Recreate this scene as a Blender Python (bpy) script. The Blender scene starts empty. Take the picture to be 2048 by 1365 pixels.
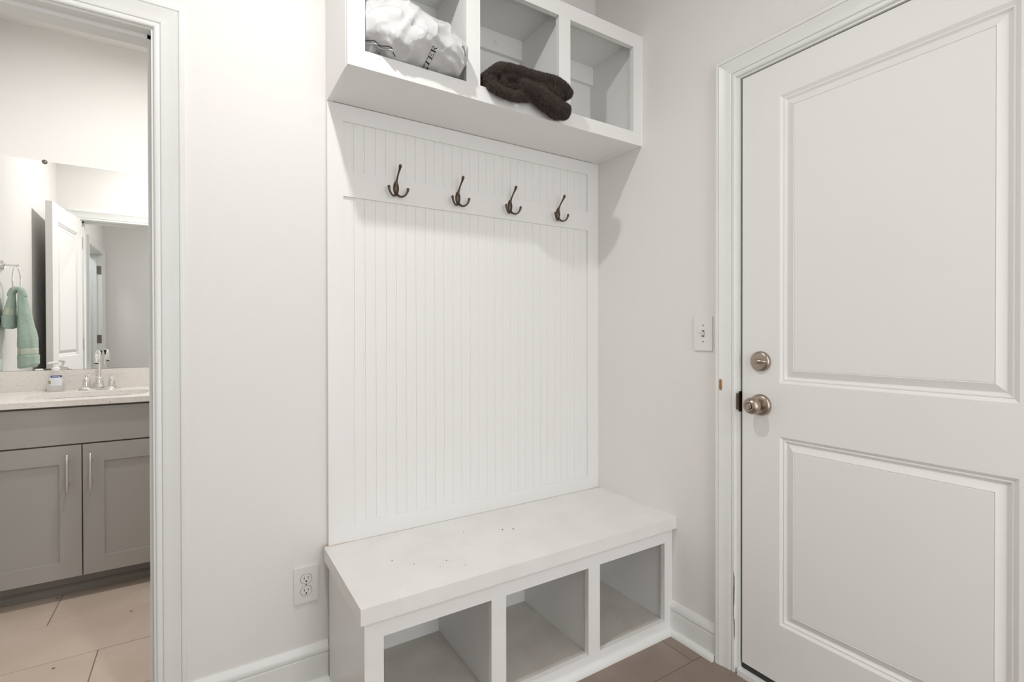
import bpy, bmesh, math, random
from mathutils import Vector, Matrix, noise
from mathutils.bvhtree import BVHTree

random.seed(7)
scene = bpy.context.scene
COL = scene.collection

# ------------------------------------------------------------------ camera
CZ = 1.171
cam_d = bpy.data.cameras.new('camera')
cam = bpy.data.objects.new('camera', cam_d)
COL.objects.link(cam)
cam_d.sensor_fit = 'HORIZONTAL'
cam_d.sensor_width = 36.0
cam_d.lens = 36.0 * 994.1 / 2048.0
cam_d.shift_y = -9.145 / 2048.0
cam_d.clip_start = 0.02
YAW, PITCH, ROLL = math.radians(32.186), math.radians(-0.3247), math.radians(0.0992)
fwd = Vector((math.sin(YAW) * math.cos(PITCH), math.cos(YAW) * math.cos(PITCH), math.sin(PITCH)))
cam.rotation_euler = (Matrix.Rotation(ROLL, 4, fwd) @ fwd.to_track_quat('-Z', 'Y').to_matrix().to_4x4()).to_euler()
cam.location = (0, 0, CZ)
scene.camera = cam

# ------------------------------------------------------------------ world, exposure
w = bpy.data.worlds.new('world')
scene.world = w
w.use_nodes = True
w.node_tree.nodes['Background'].inputs[0].default_value = (0.8, 0.85, 0.9, 1)
w.node_tree.nodes['Background'].inputs[1].default_value = 0.05
scene.view_settings.view_transform = 'Standard'
scene.view_settings.look = 'None'
scene.view_settings.gamma = 1.0
scene.view_settings.exposure = 0.27
try:
    scene.view_settings.use_curve_mapping = False
except Exception:
    pass

# ------------------------------------------------------------------ lamps (the bulbs of the ceiling fixtures)
def disc_light(name, loc, watts, size, color, spread=180):
    """flat frosted disc under a flush ceiling fixture, shining down"""
    d = bpy.data.lights.new(name, 'AREA')
    d.shape = 'DISK'
    d.energy = watts
    d.size = size
    d.spread = math.radians(spread)
    d.color = color
    o = bpy.data.objects.new(name, d)
    o.location = loc
    COL.objects.link(o)
    return o

WARM = (1.0, 0.985, 0.962)
HALL_W, REAR_FILL_W, BATH_W, WINDOW_FILL_W = 10.4, 8.0, 15.5, 27.0
disc_light('hall_disc_light', (0.17, 0.96, 2.69), HALL_W, 0.06, WARM)
disc_light('rear_fill_light', (0.75, -1.1, 2.6), REAR_FILL_W, 0.35, (1.0, 0.99, 0.975))  # added fill lamp behind the camera, unseen
disc_light('bath_disc_light', (-0.10, 2.52, 2.68), BATH_W, 0.08, WARM)

disc_light('side_room_disc_light', (-1.45, 0.25, 2.60), 7.0, 0.30, (0.86, 0.95, 1.0))

# soft fill from an added, unseen window at the far end of the hall, behind the camera
d = bpy.data.lights.new('added_window_fill', 'AREA')
d.shape = 'RECTANGLE'; d.size = 1.3; d.size_y = 2.05; d.energy = WINDOW_FILL_W; d.color = (0.97, 0.985, 1.0)
wl = bpy.data.objects.new('added_window_fill', d); COL.objects.link(wl)
wl.location = (0.68, -2.03, 1.13); wl.rotation_euler = (math.radians(90), 0, math.radians(0))

# ------------------------------------------------------------------ materials
def srgb(r, g, b):
    f = lambda c: (c / 255 / 12.92) if c / 255 <= 0.04045 else ((c / 255 + 0.055) / 1.055) ** 2.4
    return (f(r), f(g), f(b), 1)

def mat(name, col, rough=0.5, metal=0.0, bump=None, spec=0.5, vary=None, sheen=0.0, **kw):
    """bump = (scale, strength, distance);  vary = (scale, other colour, amount)"""
    m = bpy.data.materials.new(name)
    m.use_nodes = True
    nt = m.node_tree
    b = nt.nodes['Principled BSDF']
    b.inputs['Base Color'].default_value = col
    b.inputs['Roughness'].default_value = rough
    b.inputs['Metallic'].default_value = metal
    b.inputs['Specular IOR Level'].default_value = spec
    if sheen:
        b.inputs['Sheen Weight'].default_value = sheen
        b.inputs['Sheen Roughness'].default_value = 0.4
    for k, v in kw.items():
        b.inputs[k.replace('_', ' ')].default_value = v
    tc = nt.nodes.new('ShaderNodeTexCoord')
    if bump:
        n = nt.nodes.new('ShaderNodeTexNoise')
        n.inputs['Scale'].default_value = bump[0]
        n.inputs['Detail'].default_value = 4
        nt.links.new(tc.outputs['Object'], n.inputs['Vector'])
        bp = nt.nodes.new('ShaderNodeBump')
        bp.inputs['Strength'].default_value = bump[1]
        bp.inputs['Distance'].default_value = bump[2]
        nt.links.new(n.outputs['Fac'], bp.inputs['Height'])
        nt.links.new(bp.outputs['Normal'], b.inputs['Normal'])
    if vary:
        n = nt.nodes.new('ShaderNodeTexNoise')
        n.inputs['Scale'].default_value = vary[0]
        n.inputs['Detail'].default_value = 5
        nt.links.new(tc.outputs['Object'], n.inputs['Vector'])
        r = nt.nodes.new('ShaderNodeMapRange')
        r.inputs['From Min'].default_value = 0.35
        r.inputs['From Max'].default_value = 0.7
        r.inputs['To Max'].default_value = vary[2]
        nt.links.new(n.outputs['Fac'], r.inputs['Value'])
        mx = nt.nodes.new('ShaderNodeMix')
        mx.data_type = 'RGBA'
        mx.inputs[6].default_value = col
        mx.inputs[7].default_value = vary[1]
        nt.links.new(r.outputs['Result'], mx.inputs[0])
        nt.links.new(mx.outputs[2], b.inputs['Base Color'])
    return m

def add_specks(m, scale, size, col, density=0.5):
    """small scattered dark crumbs of dirt, one per voronoi cell"""
    nt = m.node_tree
    b = nt.nodes['Principled BSDF']
    tc = nt.nodes.new('ShaderNodeTexCoord')
    v = nt.nodes.new('ShaderNodeTexVoronoi')
    v.inputs['Scale'].default_value = scale
    nt.links.new(tc.outputs['Object'], v.inputs['Vector'])
    sep = nt.nodes.new('ShaderNodeSeparateColor')
    nt.links.new(v.outputs['Color'], sep.inputs[0])
    mul = nt.nodes.new('ShaderNodeMath'); mul.operation = 'MULTIPLY'; mul.inputs[1].default_value = size
    nt.links.new(sep.outputs[0], mul.inputs[0])
    lt = nt.nodes.new('ShaderNodeMath'); lt.operation = 'LESS_THAN'
    nt.links.new(v.outputs['Distance'], lt.inputs[0]); nt.links.new(mul.outputs[0], lt.inputs[1])
    lt2 = nt.nodes.new('ShaderNodeMath'); lt2.operation = 'LESS_THAN'; lt2.inputs[1].default_value = density
    nt.links.new(sep.outputs[1], lt2.inputs[0])
    a = nt.nodes.new('ShaderNodeMath'); a.operation = 'MULTIPLY'
    nt.links.new(lt.outputs[0], a.inputs[0]); nt.links.new(lt2.outputs[0], a.inputs[1])
    mx = nt.nodes.new('ShaderNodeMix'); mx.data_type = 'RGBA'
    src = b.inputs['Base Color']
    if src.is_linked:
        nt.links.new(src.links[0].from_socket, mx.inputs[6])
    else:
        mx.inputs[6].default_value = src.default_value
    mx.inputs[7].default_value = col
    nt.links.new(a.outputs[0], mx.inputs[0])
    nt.links.new(mx.outputs[2], b.inputs['Base Color'])

M = {}
M['wall'] = mat('wall_paint', (0.82, 0.80, 0.78, 1), 0.75, bump=(220, 0.12, 0.002), spec=0.3,
                vary=(1.6, (0.80, 0.785, 0.765, 1), 0.5))
M['ceiling'] = mat('ceiling_paint', (0.84, 0.83, 0.81, 1), 0.9, bump=(160, 0.2, 0.002), spec=0.2)
M['trim'] = mat('trim_paint', (0.81, 0.82, 0.805, 1), 0.33, bump=(60, 0.04, 0.001), vary=(5, (0.74, 0.735, 0.70, 1), 0.4))
M['locker'] = mat('locker_paint', (0.84, 0.84, 0.825, 1), 0.38, bump=(70, 0.05, 0.001), vary=(4, (0.81, 0.805, 0.785, 1), 0.4))
M['benchtop'] = mat('bench_top_paint', (0.84, 0.83, 0.815, 1), 0.38, bump=(45, 0.06, 0.001), vary=(7, (0.75, 0.72, 0.69, 1), 0.5))
add_specks(M['benchtop'], 42, 0.065, (0.10, 0.08, 0.06, 1), 0.30)
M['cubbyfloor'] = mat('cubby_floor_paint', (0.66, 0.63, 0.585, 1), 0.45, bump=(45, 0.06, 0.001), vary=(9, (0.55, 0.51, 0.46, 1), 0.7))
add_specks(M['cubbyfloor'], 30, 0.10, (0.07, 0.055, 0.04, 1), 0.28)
M['door'] = mat('entry_door_paint', (0.83, 0.825, 0.81, 1), 0.52, bump=(50, 0.04, 0.001), vary=(2.5, (0.81, 0.80, 0.785, 1), 0.5))
M['gap'] = mat('weather_strip', (0.045, 0.038, 0.032, 1), 0.8)
M['caulk'] = mat('caulk_bead', (0.85, 0.84, 0.82, 1), 0.5)
M['aged'] = mat('aged_caulk', (0.62, 0.53, 0.40, 1), 0.7)
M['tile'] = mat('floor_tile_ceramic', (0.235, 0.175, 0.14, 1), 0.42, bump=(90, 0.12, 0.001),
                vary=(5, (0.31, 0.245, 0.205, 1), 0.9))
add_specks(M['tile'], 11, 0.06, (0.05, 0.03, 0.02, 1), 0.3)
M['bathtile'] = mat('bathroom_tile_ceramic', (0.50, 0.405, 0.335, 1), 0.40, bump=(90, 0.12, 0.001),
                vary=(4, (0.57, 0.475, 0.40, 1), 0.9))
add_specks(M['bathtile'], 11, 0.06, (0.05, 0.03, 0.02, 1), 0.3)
M['grout'] = mat('floor_grout', (0.20, 0.14, 0.095, 1), 0.9, bump=(200, 0.3, 0.002))
M['bronze'] = mat('oil_rubbed_bronze', (0.115, 0.085, 0.065, 1), 0.33, 0.9, bump=(120, 0.08, 0.001))
M['nickel'] = mat('satin_nickel', (0.40, 0.335, 0.28, 1), 0.30, 1.0, bump=(300, 0.03, 0.0005))
M['brushed'] = mat('brushed_nickel', (0.66, 0.63, 0.58, 1), 0.28, 1.0)
M['chrome'] = mat('chrome', (0.80, 0.79, 0.78, 1), 0.07, 1.0)
M['hinge'] = mat('dark_hinge', (0.20, 0.18, 0.155, 1), 0.4, 0.8)
M['plate'] = mat('white_plastic_plate', (0.80, 0.79, 0.77, 1), 0.28)
M['black'] = mat('dark_slot', (0.012, 0.010, 0.009, 1), 0.6)
M['greyslot'] = mat('grey_slot', (0.22, 0.21, 0.20, 1), 0.6)
M['vanity'] = mat('taupe_cabinet_paint', (0.375, 0.355, 0.33, 1), 0.36, bump=(60, 0.04, 0.001), vary=(4, (0.385, 0.37, 0.35, 1), 0.5))
M['toe'] = mat('dark_taupe_paint', (0.22, 0.20, 0.18, 1), 0.5)
M['quartz'] = mat('speckled_quartz', (0.80, 0.765, 0.725, 1), 0.22, vary=(90, (0.72, 0.66, 0.605, 1), 0.6))
add_specks(M['quartz'], 120, 0.30, (0.36, 0.28, 0.23, 1), 0.35)
M['porcelain'] = mat('sink_porcelain', (0.85, 0.85, 0.84, 1), 0.1)
M['mirror'] = mat('mirror_silver', (0.93, 0.94, 0.93, 1), 0.0, 1.0)
M['glassedge'] = mat('mirror_edge', (0.25, 0.32, 0.29, 1), 0.2)
M['bag'] = mat('white_polythene', (0.56, 0.56, 0.56, 1), 0.20, spec=0.6, bump=(22, 0.25, 0.01))
M['baggrey'] = mat('grey_inner_polythene', (0.42, 0.43, 0.44, 1), 0.22, spec=0.6, bump=(22, 0.25, 0.01))
M['ink'] = mat('black_ink', (0.015, 0.015, 0.016, 1), 0.5)
M['plush'] = mat('brown_plush', (0.035, 0.025, 0.020, 1), 0.9, sheen=0.1, vary=(60, (0.022, 0.016, 0.013, 1), 0.9))
M['pile'] = mat('brown_plush_pile', (0.110, 0.075, 0.058, 1), 0.7, sheen=0.15, vary=(70, (0.035, 0.025, 0.02, 1), 0.95))
M['towel'] = mat('seafoam_terry', (0.42, 0.56, 0.475, 1), 0.95, sheen=0.4, bump=(420, 0.9, 0.003), vary=(160, (0.55, 0.68, 0.60, 1), 0.8))
M['towelband'] = mat('towel_dobby_band', (0.58, 0.64, 0.53, 1), 0.7, bump=(700, 0.4, 0.001))
M['soap'] = mat('clear_soap_bottle', (0.93, 0.92, 0.90, 1), 0.08, Transmission_Weight=0.75, IOR=1.36)
M['pump'] = mat('white_pump_plastic', (0.86, 0.86, 0.85, 1), 0.25)
M['bluelabel'] = mat('blue_label', (0.03, 0.06, 0.26, 1), 0.4)
M['whitelabel'] = mat('clear_white_label', (0.72, 0.75, 0.78, 1), 0.35)
M['olive'] = mat('olive_print', (0.35, 0.33, 0.08, 1), 0.5)
M['wood'] = mat('bare_wood_chip', (0.36, 0.17, 0.06, 1), 0.8)
M['dirt'] = mat('scuff_dirt', (0.20, 0.17, 0.12, 1), 0.8)
M['scuff'] = mat('pale_scuff', (0.60, 0.58, 0.54, 1), 0.6)
M['bulb'] = mat('bulb_glass', (0.9, 0.9, 0.88, 1), 0.4)

# ------------------------------------------------------------------ helpers
def prop(o, label=None, cat=None, group=None, kind=None):
    if label: o['label'] = label
    if cat: o['category'] = cat
    if group: o['group'] = group
    if kind: o['kind'] = kind
    return o

def thing(name, label, cat, loc, group=None):
    o = bpy.data.objects.new(name, None)
    COL.objects.link(o)
    o.location = loc
    o.empty_display_size = 0.05
    return prop(o, label, cat, group)

def struct_empty(name, loc, label=None):
    o = bpy.data.objects.new(name, None)
    COL.objects.link(o)
    o.location = loc
    return prop(o, label, None, None, 'structure')

def wloc(o):
    v = Vector((0, 0, 0))
    while o:
        v += o.location
        o = o.parent
    return v

def obj(name, bm, m, parent=None, smooth=False, bevel=0.0, origin=None, seg=2):
    """bm is in world metres; the origin goes to the middle of its base"""
    if bevel:
        es = [e for e in bm.edges if len(e.link_faces) == 2 and e.calc_face_angle(0) > 0.5]
        bmesh.ops.bevel(bm, geom=es, offset=bevel, segments=seg, profile=0.6, affect='EDGES', clamp_overlap=True)
    if origin is None:
        xs = [v.co for v in bm.verts]
        origin = Vector(((min(c.x for c in xs) + max(c.x for c in xs)) / 2,
                         (min(c.y for c in xs) + max(c.y for c in xs)) / 2,
                         min(c.z for c in xs)))
    origin = Vector(origin)
    bmesh.ops.translate(bm, verts=bm.verts, vec=-origin)
    me = bpy.data.meshes.new(name)
    bm.to_mesh(me)
    bm.free()
    if smooth:
        for p in me.polygons:
            p.use_smooth = True
    me.materials.append(m)
    o = bpy.data.objects.new(name, me)
    COL.objects.link(o)
    if parent:
        o.parent = parent
        o.location = origin - wloc(parent)
    else:
        o.location = origin
    return o

def auto_smooth(o, ang=35):
    me = o.data
    bm = bmesh.new(); bm.from_mesh(me)
    for f in bm.faces: f.smooth = True
    for e in bm.edges:
        e.smooth = not (len(e.link_faces) == 2 and e.calc_face_angle(0) > math.radians(ang))
    bm.to_mesh(me); bm.free()
    return o

def box(bm, x0, x1, y0, y1, z0, z1):
    vs = [bm.verts.new((x, y, z)) for x in (x0, x1) for y in (y0, y1) for z in (z0, z1)]
    q = [(0, 1, 3, 2), (4, 6, 7, 5), (0, 4, 5, 1), (2, 3, 7, 6), (0, 2, 6, 4), (1, 5, 7, 3)]
    for f in q:
        bm.faces.new([vs[i] for i in f])
    return bm

def B(*a):
    bm = bmesh.new()
    return box(bm, *a)

def boxo(name, m, parent, *a, bevel=0.0015, kind=None):
    o = obj(name, B(*a), m, parent, bevel=bevel)
    if kind: o['kind'] = kind
    return o

def lathe(bm, prof, center, axis='z', n=40, flip=False):
    """prof: list of (r, h) along axis"""
    c = Vector(center)
    ax = {'z': (Vector((1, 0, 0)), Vector((0, 1, 0)), Vector((0, 0, 1))),
          '-x': (Vector((0, 1, 0)), Vector((0, 0, 1)), Vector((-1, 0, 0))),
          'x': (Vector((0, 1, 0)), Vector((0, 0, 1)), Vector((1, 0, 0))),
          '-y': (Vector((1, 0, 0)), Vector((0, 0, 1)), Vector((0, -1, 0)))}[axis]
    rings = []
    for r, h in prof:
        if r <= 1e-6:
            rings.append([bm.verts.new(c + ax[2] * h)])
        else:
            rings.append([bm.verts.new(c + ax[0] * r * math.cos(2 * math.pi * i / n) + ax[1] * r * math.sin(2 * math.pi * i / n) + ax[2] * h) for i in range(n)])
    for a, b in zip(rings[:-1], rings[1:]):
        for i in range(n):
            j = (i + 1) % n
            if len(a) == 1 and len(b) == 1: continue
            if len(a) == 1: bm.faces.new((a[0], b[i], b[j]))
            elif len(b) == 1: bm.faces.new((a[i], a[j], b[0]))
            else: bm.faces.new((a[i], a[j], b[j], b[i]))
    for rg, rev in ((rings[0], True), (rings[-1], False)):
        if len(rg) > 1:
            bm.faces.new(rg[::-1] if rev else rg)
    bmesh.ops.recalc_face_normals(bm, faces=bm.faces)
    return bm

def spline(pts, n):
    """catmull-rom through (x,y,z,r...) tuples"""
    P = [Vector(p) for p in pts]
    out = []
    for i in range(len(P) - 1):
        p0, p1, p2, p3 = P[max(i - 1, 0)], P[i], P[i + 1], P[min(i + 2, len(P) - 1)]
        for k in range(n):
            t = k / n
            out.append(0.5 * ((2 * p1) + (p2 - p0) * t + (2 * p0 - 5 * p1 + 4 * p2 - p3) * t * t + (3 * p1 - p0 - 3 * p2 + p3) * t ** 3))
    out.append(P[-1])
    return out

def tube(bm, pts, n=6, seg=14, closed=False, flat=1.0):
    """pts: (x,y,z,r); smooth tube with rounded ends"""
    S = spline(pts, n) if not closed else [Vector(p) for p in pts]
    C = [Vector(s[:3]) for s in S]; R = [s[3] for s in S]
    N = len(C)
    rings = []
    up = None
    for i in range(N):
        if closed: t = (C[(i + 1) % N] - C[i - 1]).normalized()
        else: t = (C[min(i + 1, N - 1)] - C[max(i - 1, 0)]).normalized()
        if up is None:
            up = Vector((0, 0, 1)) if abs(t.z) < 0.9 else Vector((0, 1, 0))
        a = (up - t * up.dot(t)).normalized(); b = t.cross(a); up = a
        rings.append([bm.verts.new(C[i] + (a * math.cos(2 * math.pi * k / seg) + b * math.sin(2 * math.pi * k / seg) * flat) * R[i]) for k in range(seg)])
    rng = range(N) if closed else range(N - 1)
    for i in rng:
        a, b = rings[i], rings[(i + 1) % N]
        for k in range(seg):
            bm.faces.new((a[k], a[(k + 1) % seg], b[(k + 1) % seg], b[k]))
    if not closed:
        for rg, c, d in ((rings[0], C[0], (C[0] - C[1]).normalized()), (rings[-1], C[-1], (C[-1] - C[-2]).normalized())):
            r = (rg[0].co - c).length
            prev = rg
            for q in (0.6, 0.9):
                nr = [bm.verts.new(c + (v.co - c) * math.sqrt(1 - q * q) + d * r * q) for v in rg]
                for k in range(seg):
                    bm.faces.new((prev[k], prev[(k + 1) % seg], nr[(k + 1) % seg], nr[k]))
                prev = nr
            tip = bm.verts.new(c + d * r)
            for k in range(seg):
                bm.faces.new((prev[k], prev[(k + 1) % seg], tip))
    bmesh.ops.recalc_face_normals(bm, faces=bm.faces)
    return bm

def extrude_profile(bm, prof, a, b, conv):
    """prof: closed list of (p,q); a,b: functions giving the end coordinate for each p (mitres); conv(s,p,q)->xyz"""
    va = [bm.verts.new(conv(a(p, q), p, q)) for p, q in prof]
    vb = [bm.verts.new(conv(b(p, q), p, q)) for p, q in prof]
    n = len(prof)
    for i in range(n):
        bm.faces.new((va[i], va[(i + 1) % n], vb[(i + 1) % n], vb[i]))
    bm.faces.new(va[::-1]); bm.faces.new(vb)
    bmesh.ops.recalc_face_normals(bm, faces=bm.faces)
    return bm

# wall frames: (s, out, z) -> xyz
def on_y(y0, sign):   # wall facing sign*y
    return lambda s, t, z: (s, y0 + sign * t, z)
def on_x(x0, sign):
    return lambda s, t, z: (x0 + sign * t, s, z)

CASE = [(0, 0), (0, .008), (.003, .0102), (.009, .0112), (.0135, .0102), (.0148, .0072), (.0165, .0108), (.019, .0118), (.028, .0122),
        (.040, .0140), (.050, .0170), (.0575, .0192), (.0590, .0158), (.0605, .0192), (.063, .0200), (.070, .0198), (.073, .0175), (.073, 0)]

def casing(name, fr, s0, s1, ztop, label=None, zbot=0.0):
    """door casing around opening s0..s1 (inner edges), three mitred pieces"""
    mid = Vector(fr((s0 + s1) / 2, 0, zbot))
    t = struct_empty(name, mid, label)
    for side in (-1, 1):
        e = s0 if side < 0 else s1
        bm = extrude_profile(bmesh.new(), CASE, lambda p, q: zbot, lambda p, q: ztop + p,
                             lambda z, p, q: fr(e + side * p, q, z))
        auto_smooth(obj('side_casing', bm, M['trim'], t), 25)
    bm = extrude_profile(bmesh.new(), CASE, lambda p, q: s0 - p, lambda p, q: s1 + p,
                         lambda s, p, q: fr(s, q, ztop + p))
    auto_smooth(obj('head_casing', bm, M['trim'], t), 25)
    return t

def base_prof(h):
    return [(0, 0), (0, .0125), (h - .040, .0125), (h - .038, .0105), (h - .035, .0105), (h - .032, .0135), (h - .026, .0145), (h - .017, .0125),
            (h - .009, .0085), (h - .003, .0055), (h, .0035), (h, 0)]
SHOE = [(0, 0), (0, .019)] + [(.020 * math.sin(a), .019 * math.cos(a)) for a in [math.radians(k) for k in (15, 30, 45, 60, 75)]] + [(.020, 0)]

def baseboard(name, fr, s0, s1, h, shoe=True, m0=0, m1=0):
    t = struct_empty(name, fr((s0 + s1) / 2, 0, 0))
    bm = extrude_profile(bmesh.new(), base_prof(h), lambda p, q: s0 + m0 * q, lambda p, q: s1 - m1 * q, lambda s, p, q: fr(s, q, p))
    auto_smooth(obj('base_board', bm, M['trim'], t), 30)
    if shoe:
        bm = extrude_profile(bmesh.new(), SHOE, lambda p, q: s0 + m0 * q, lambda p, q: s1 - m1 * q, lambda s, p, q: fr(s, q + .0125, p))
        auto_smooth(obj('shoe_molding', bm, M['trim'], t), 30)
    return t

# panelled leaf: local frame (s, out, z)
def ring_panel(bm, fr, s0, s1, z0, z1, steps):
    """steps: (inset, out) ; makes nested rectangles and a centre face"""
    rings = []
    for ins, out in steps:
        rings.append([bm.verts.new(fr(*c)) for c in ((s0 + ins, out, z0 + ins), (s1 - ins, out, z0 + ins), (s1 - ins, out, z1 - ins), (s0 + ins, out, z1 - ins))])
    for a, b in zip(rings[:-1], rings[1:]):
        for i in range(4):
            j = (i + 1) % 4
            bm.faces.new((a[i], a[j], b[j], b[i]))
    bm.faces.new(rings[-1])
    return rings

def leaf_with_holes(bm, fr, s0, s1, z0, z1, thick, holes):
    """front/back face grids with rectangular holes (full thickness kept behind)"""
    ss = sorted({s0, s1, *[h[0] for h in holes], *[h[1] for h in holes]})
    zs = sorted({z0, z1, *[h[2] for h in holes], *[h[3] for h in holes]})
    V = {}
    def v(s, t, z):
        k = (round(s, 6), round(t, 6), round(z, 6))
        if k not in V: V[k] = bm.verts.new(fr(s, t, z))
        return V[k]
    for i in range(len(ss) - 1):
        for j in range(len(zs) - 1):
            a, b, c, d = ss[i], ss[i + 1], zs[j], zs[j + 1]
            inh = any(h[0] <= a + 1e-6 and b <= h[1] + 1e-6 and h[2] <= c + 1e-6 and d <= h[3] + 1e-6 for h in holes)
            if inh: continue
            for t in (0, -thick):
                bm.faces.new((v(a, t, c), v(b, t, c), v(b, t, d), v(a, t, d)))
    # outer and hole edges
    def wall(p, q):
        bm.faces.new((v(p[0], 0, p[1]), v(q[0], 0, q[1]), v(q[0], -thick, q[1]), v(p[0], -thick, p[1])))
    def loop(a, b, c, d):
        sx = [x for x in ss if a - 1e-6 <= x <= b + 1e-6]; zx = [x for x in zs if c - 1e-6 <= x <= d + 1e-6]
        for p, q in zip(sx[:-1], sx[1:]):
            wall((p, c), (q, c)); wall((p, d), (q, d))
        for p, q in zip(zx[:-1], zx[1:]):
            wall((a, p), (a, q)); wall((b, p), (b, q))
    loop(s0, s1, z0, z1)
    for h in holes: loop(*h)
    bmesh.ops.recalc_face_normals(bm, faces=bm.faces)
    return bm

def solid_panel(fr, s0, s1, z0, z1, steps, back):
    bm = bmesh.new()
    front = ring_panel(bm, fr, s0, s1, z0, z1, steps)
    bk = ring_panel(bm, lambda s, t, z: fr(s, back - t, z), s0, s1, z0, z1, steps)
    for i in range(4):
        j = (i + 1) % 4
        bm.faces.new((front[0][i], front[0][j], bk[0][j], bk[0][i]))
    bmesh.ops.recalc_face_normals(bm, faces=bm.faces)
    return bm

RAISED = [(0, 0), (.003, -.002), (.009, -.0064), (.0105, -.0052), (.013, -.0056), (.018, -.0112), (.021, -.0122), (.0415, -.0030), (.0425, -.0048), (.045, -.0036)]

# ------------------------------------------------------------------ layout numbers (metres)
YB = 1.757            # front face of the wall with bathroom door and locker
YW = 1.872            # bathroom side of that wall
XR = 1.567            # right wall with the entry door
XL = -0.90            # left wall of hall and bathroom
YM = 3.43             # bathroom wall that carries the mirror
YN = -0.28            # short wall behind the camera, left part
XN = -0.25
YE = -2.0             # far end of the hall behind the camera
XBR = 0.95            # bathroom right wall
H = 2.73
DX0, DX1 = -0.76, -0.113    # bathroom door opening (jamb faces)
DH = 2.042
EY0, EY1 = 0.200, 1.027     # entry door opening in the right wall
LX0 = 0.365                 # left side of the locker

def wall_mesh(rects):
    bm = bmesh.new()
    for r in rects: box(bm, *r)
    return bm

def wall(name, *rects):
    o = obj(name, wall_mesh(rects), M['wall'])
    o['kind'] = 'structure'
    return o

wall('wall_back', (XL - .12, DX0 - .02, YB, YW, 0, H), (DX1 + .02, XR + .12, YB, YW, 0, H), (DX0 - .02, DX1 + .02, YB, YW, DH + .02, H))
wall('wall_right', (XR, XR + .12, YE - .12, EY0 - .02, 0, H), (XR, XR + .12, EY1 + .02, YB, 0, H), (XR, XR + .12, EY0 - .02, EY1 + .02, DH + .02, H))
# left wall with a doorway in the hall (seen in the mirror)
HD0, HD1 = -0.17, 0.62
wall('wall_left', (XL - .12, XL, YN - .12, HD0 - .02, 0, H), (XL - .12, XL, HD1 + .02, YB, 0, H), (XL - .12, XL, HD0 - .02, HD1 + .02, DH + .02, H),
     (XL - .12, XL, YW, YM + .12, 0, H))
wall('wall_near', (XL, XN, YN - .12, YN, 0, H), (XN - .12, XN, YE, YN - .12, 0, H), (XN - .12, XR, YE - .12, YE, 0, .09), (XN - .12, XR, YE - .12, YE, 2.18, H), (XN - .12, .01, YE - .12, YE, .09, 2.18), (1.35, XR, YE - .12, YE, .09, 2.18))
wall('wall_mirror', (XL, XBR + .12, YM, YM + .12, 0, H))
wall('wall_bathroom', (XBR, XBR + .12, YW, YM, 0, H))
wall('wall_closet', (XL - 1.1, XL - .98, -.6, 1.0, 0, H), (XL - .98, XL - .12, -.60, -.50, 0, H), (XL - .98, XL - .12, .90, 1.0, 0, H))
o = obj('ceiling', wall_mesh([(XL - 1.1, XR + .12, YE - .12, YM + .12, H, H + .1)]), M['ceiling']); o['kind'] = 'structure'

# ------------------------------------------------------------------ floor: grout bed and single tiles
floor = obj('floor', wall_mesh([(XL - 1.1, XR + .6, YE - .12, YM + .12, -.12, -.0018)]), M['grout'], origin=(0, 0, -.12))
floor['kind'] = 'structure'
TL, TW, G = 0.6035, 0.305, 0.0032
rects = [(XL, XR, YN, YB), (XN, XR, YE, YN), (DX0, DX1, YB, YW), (XL, XBR, YW, YM)]
cache = {}
def tile_mesh(w_, h_, tm):
    k = (round(w_, 4), round(h_, 4), tm)
    if k not in cache:
        bm = B(-w_ / 2, w_ / 2, -h_ / 2, h_ / 2, -.004, 0)
        es = [e for e in bm.edges if all(v.co.z > -.001 for v in e.verts)]
        bmesh.ops.bevel(bm, geom=es, offset=.0012, segments=1, affect='EDGES')
        me = bpy.data.meshes.new('tile'); bm.to_mesh(me); bm.free(); me.materials.append(M[tm])
        cache[k] = me
    return cache[k]
for (rx0, rx1, ry0, ry1) in rects:
    k0 = math.floor((ry0 - 2.375) / TW); k1 = math.ceil((ry1 - 2.375) / TW)
    for k in range(k0, k1):
        y0, y1 = 2.375 + k * TW, 2.375 + (k + 1) * TW
        a, b = max(y0 + G / 2, ry0), min(y1 - G / 2, ry1)
        if b - a < .01: continue
        x_off = -.527 + (k - 1) * 0.2015 + 0.004
        n0 = math.floor((rx0 - x_off) / TL)
        x = x_off + n0 * TL
        while x < rx1:
            c, d = max(x + G / 2, rx0), min(x + TL - G / 2, rx1)
            if d - c > .01:
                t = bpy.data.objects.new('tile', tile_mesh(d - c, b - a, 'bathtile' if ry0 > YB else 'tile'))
                COL.objects.link(t); t.parent = floor
                t.location = Vector(((c + d) / 2, (a + b) / 2, random.uniform(-.0003, .0003))) - floor.location
            x += TL

# ------------------------------------------------------------------ baseboards
fB = on_y(YB, -1); fR = on_x(XR, -1); fL = on_x(XL, 1); fW = on_y(YW, 1)
baseboard('baseboard_back', fB, DX1 + .08, LX0, .136)
baseboard('baseboard_right', fR, EY1 + .085, 1.312, .124)
baseboard('baseboard_right_near', fR, YE, EY0 - .085, .124)
baseboard('baseboard_left', fL, HD1 + .085, YB, .13)
baseboard('baseboard_back_left', fB, XL, DX0 - .08, .13)
baseboard('baseboard_near', on_y(YN, 1), XL, XN, .13)
baseboard('baseboard_bathroom', fW, DX1 + .08, XBR, .13)
baseboard('baseboard_bathroom_left', fL, YW, 2.86, .13)

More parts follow.
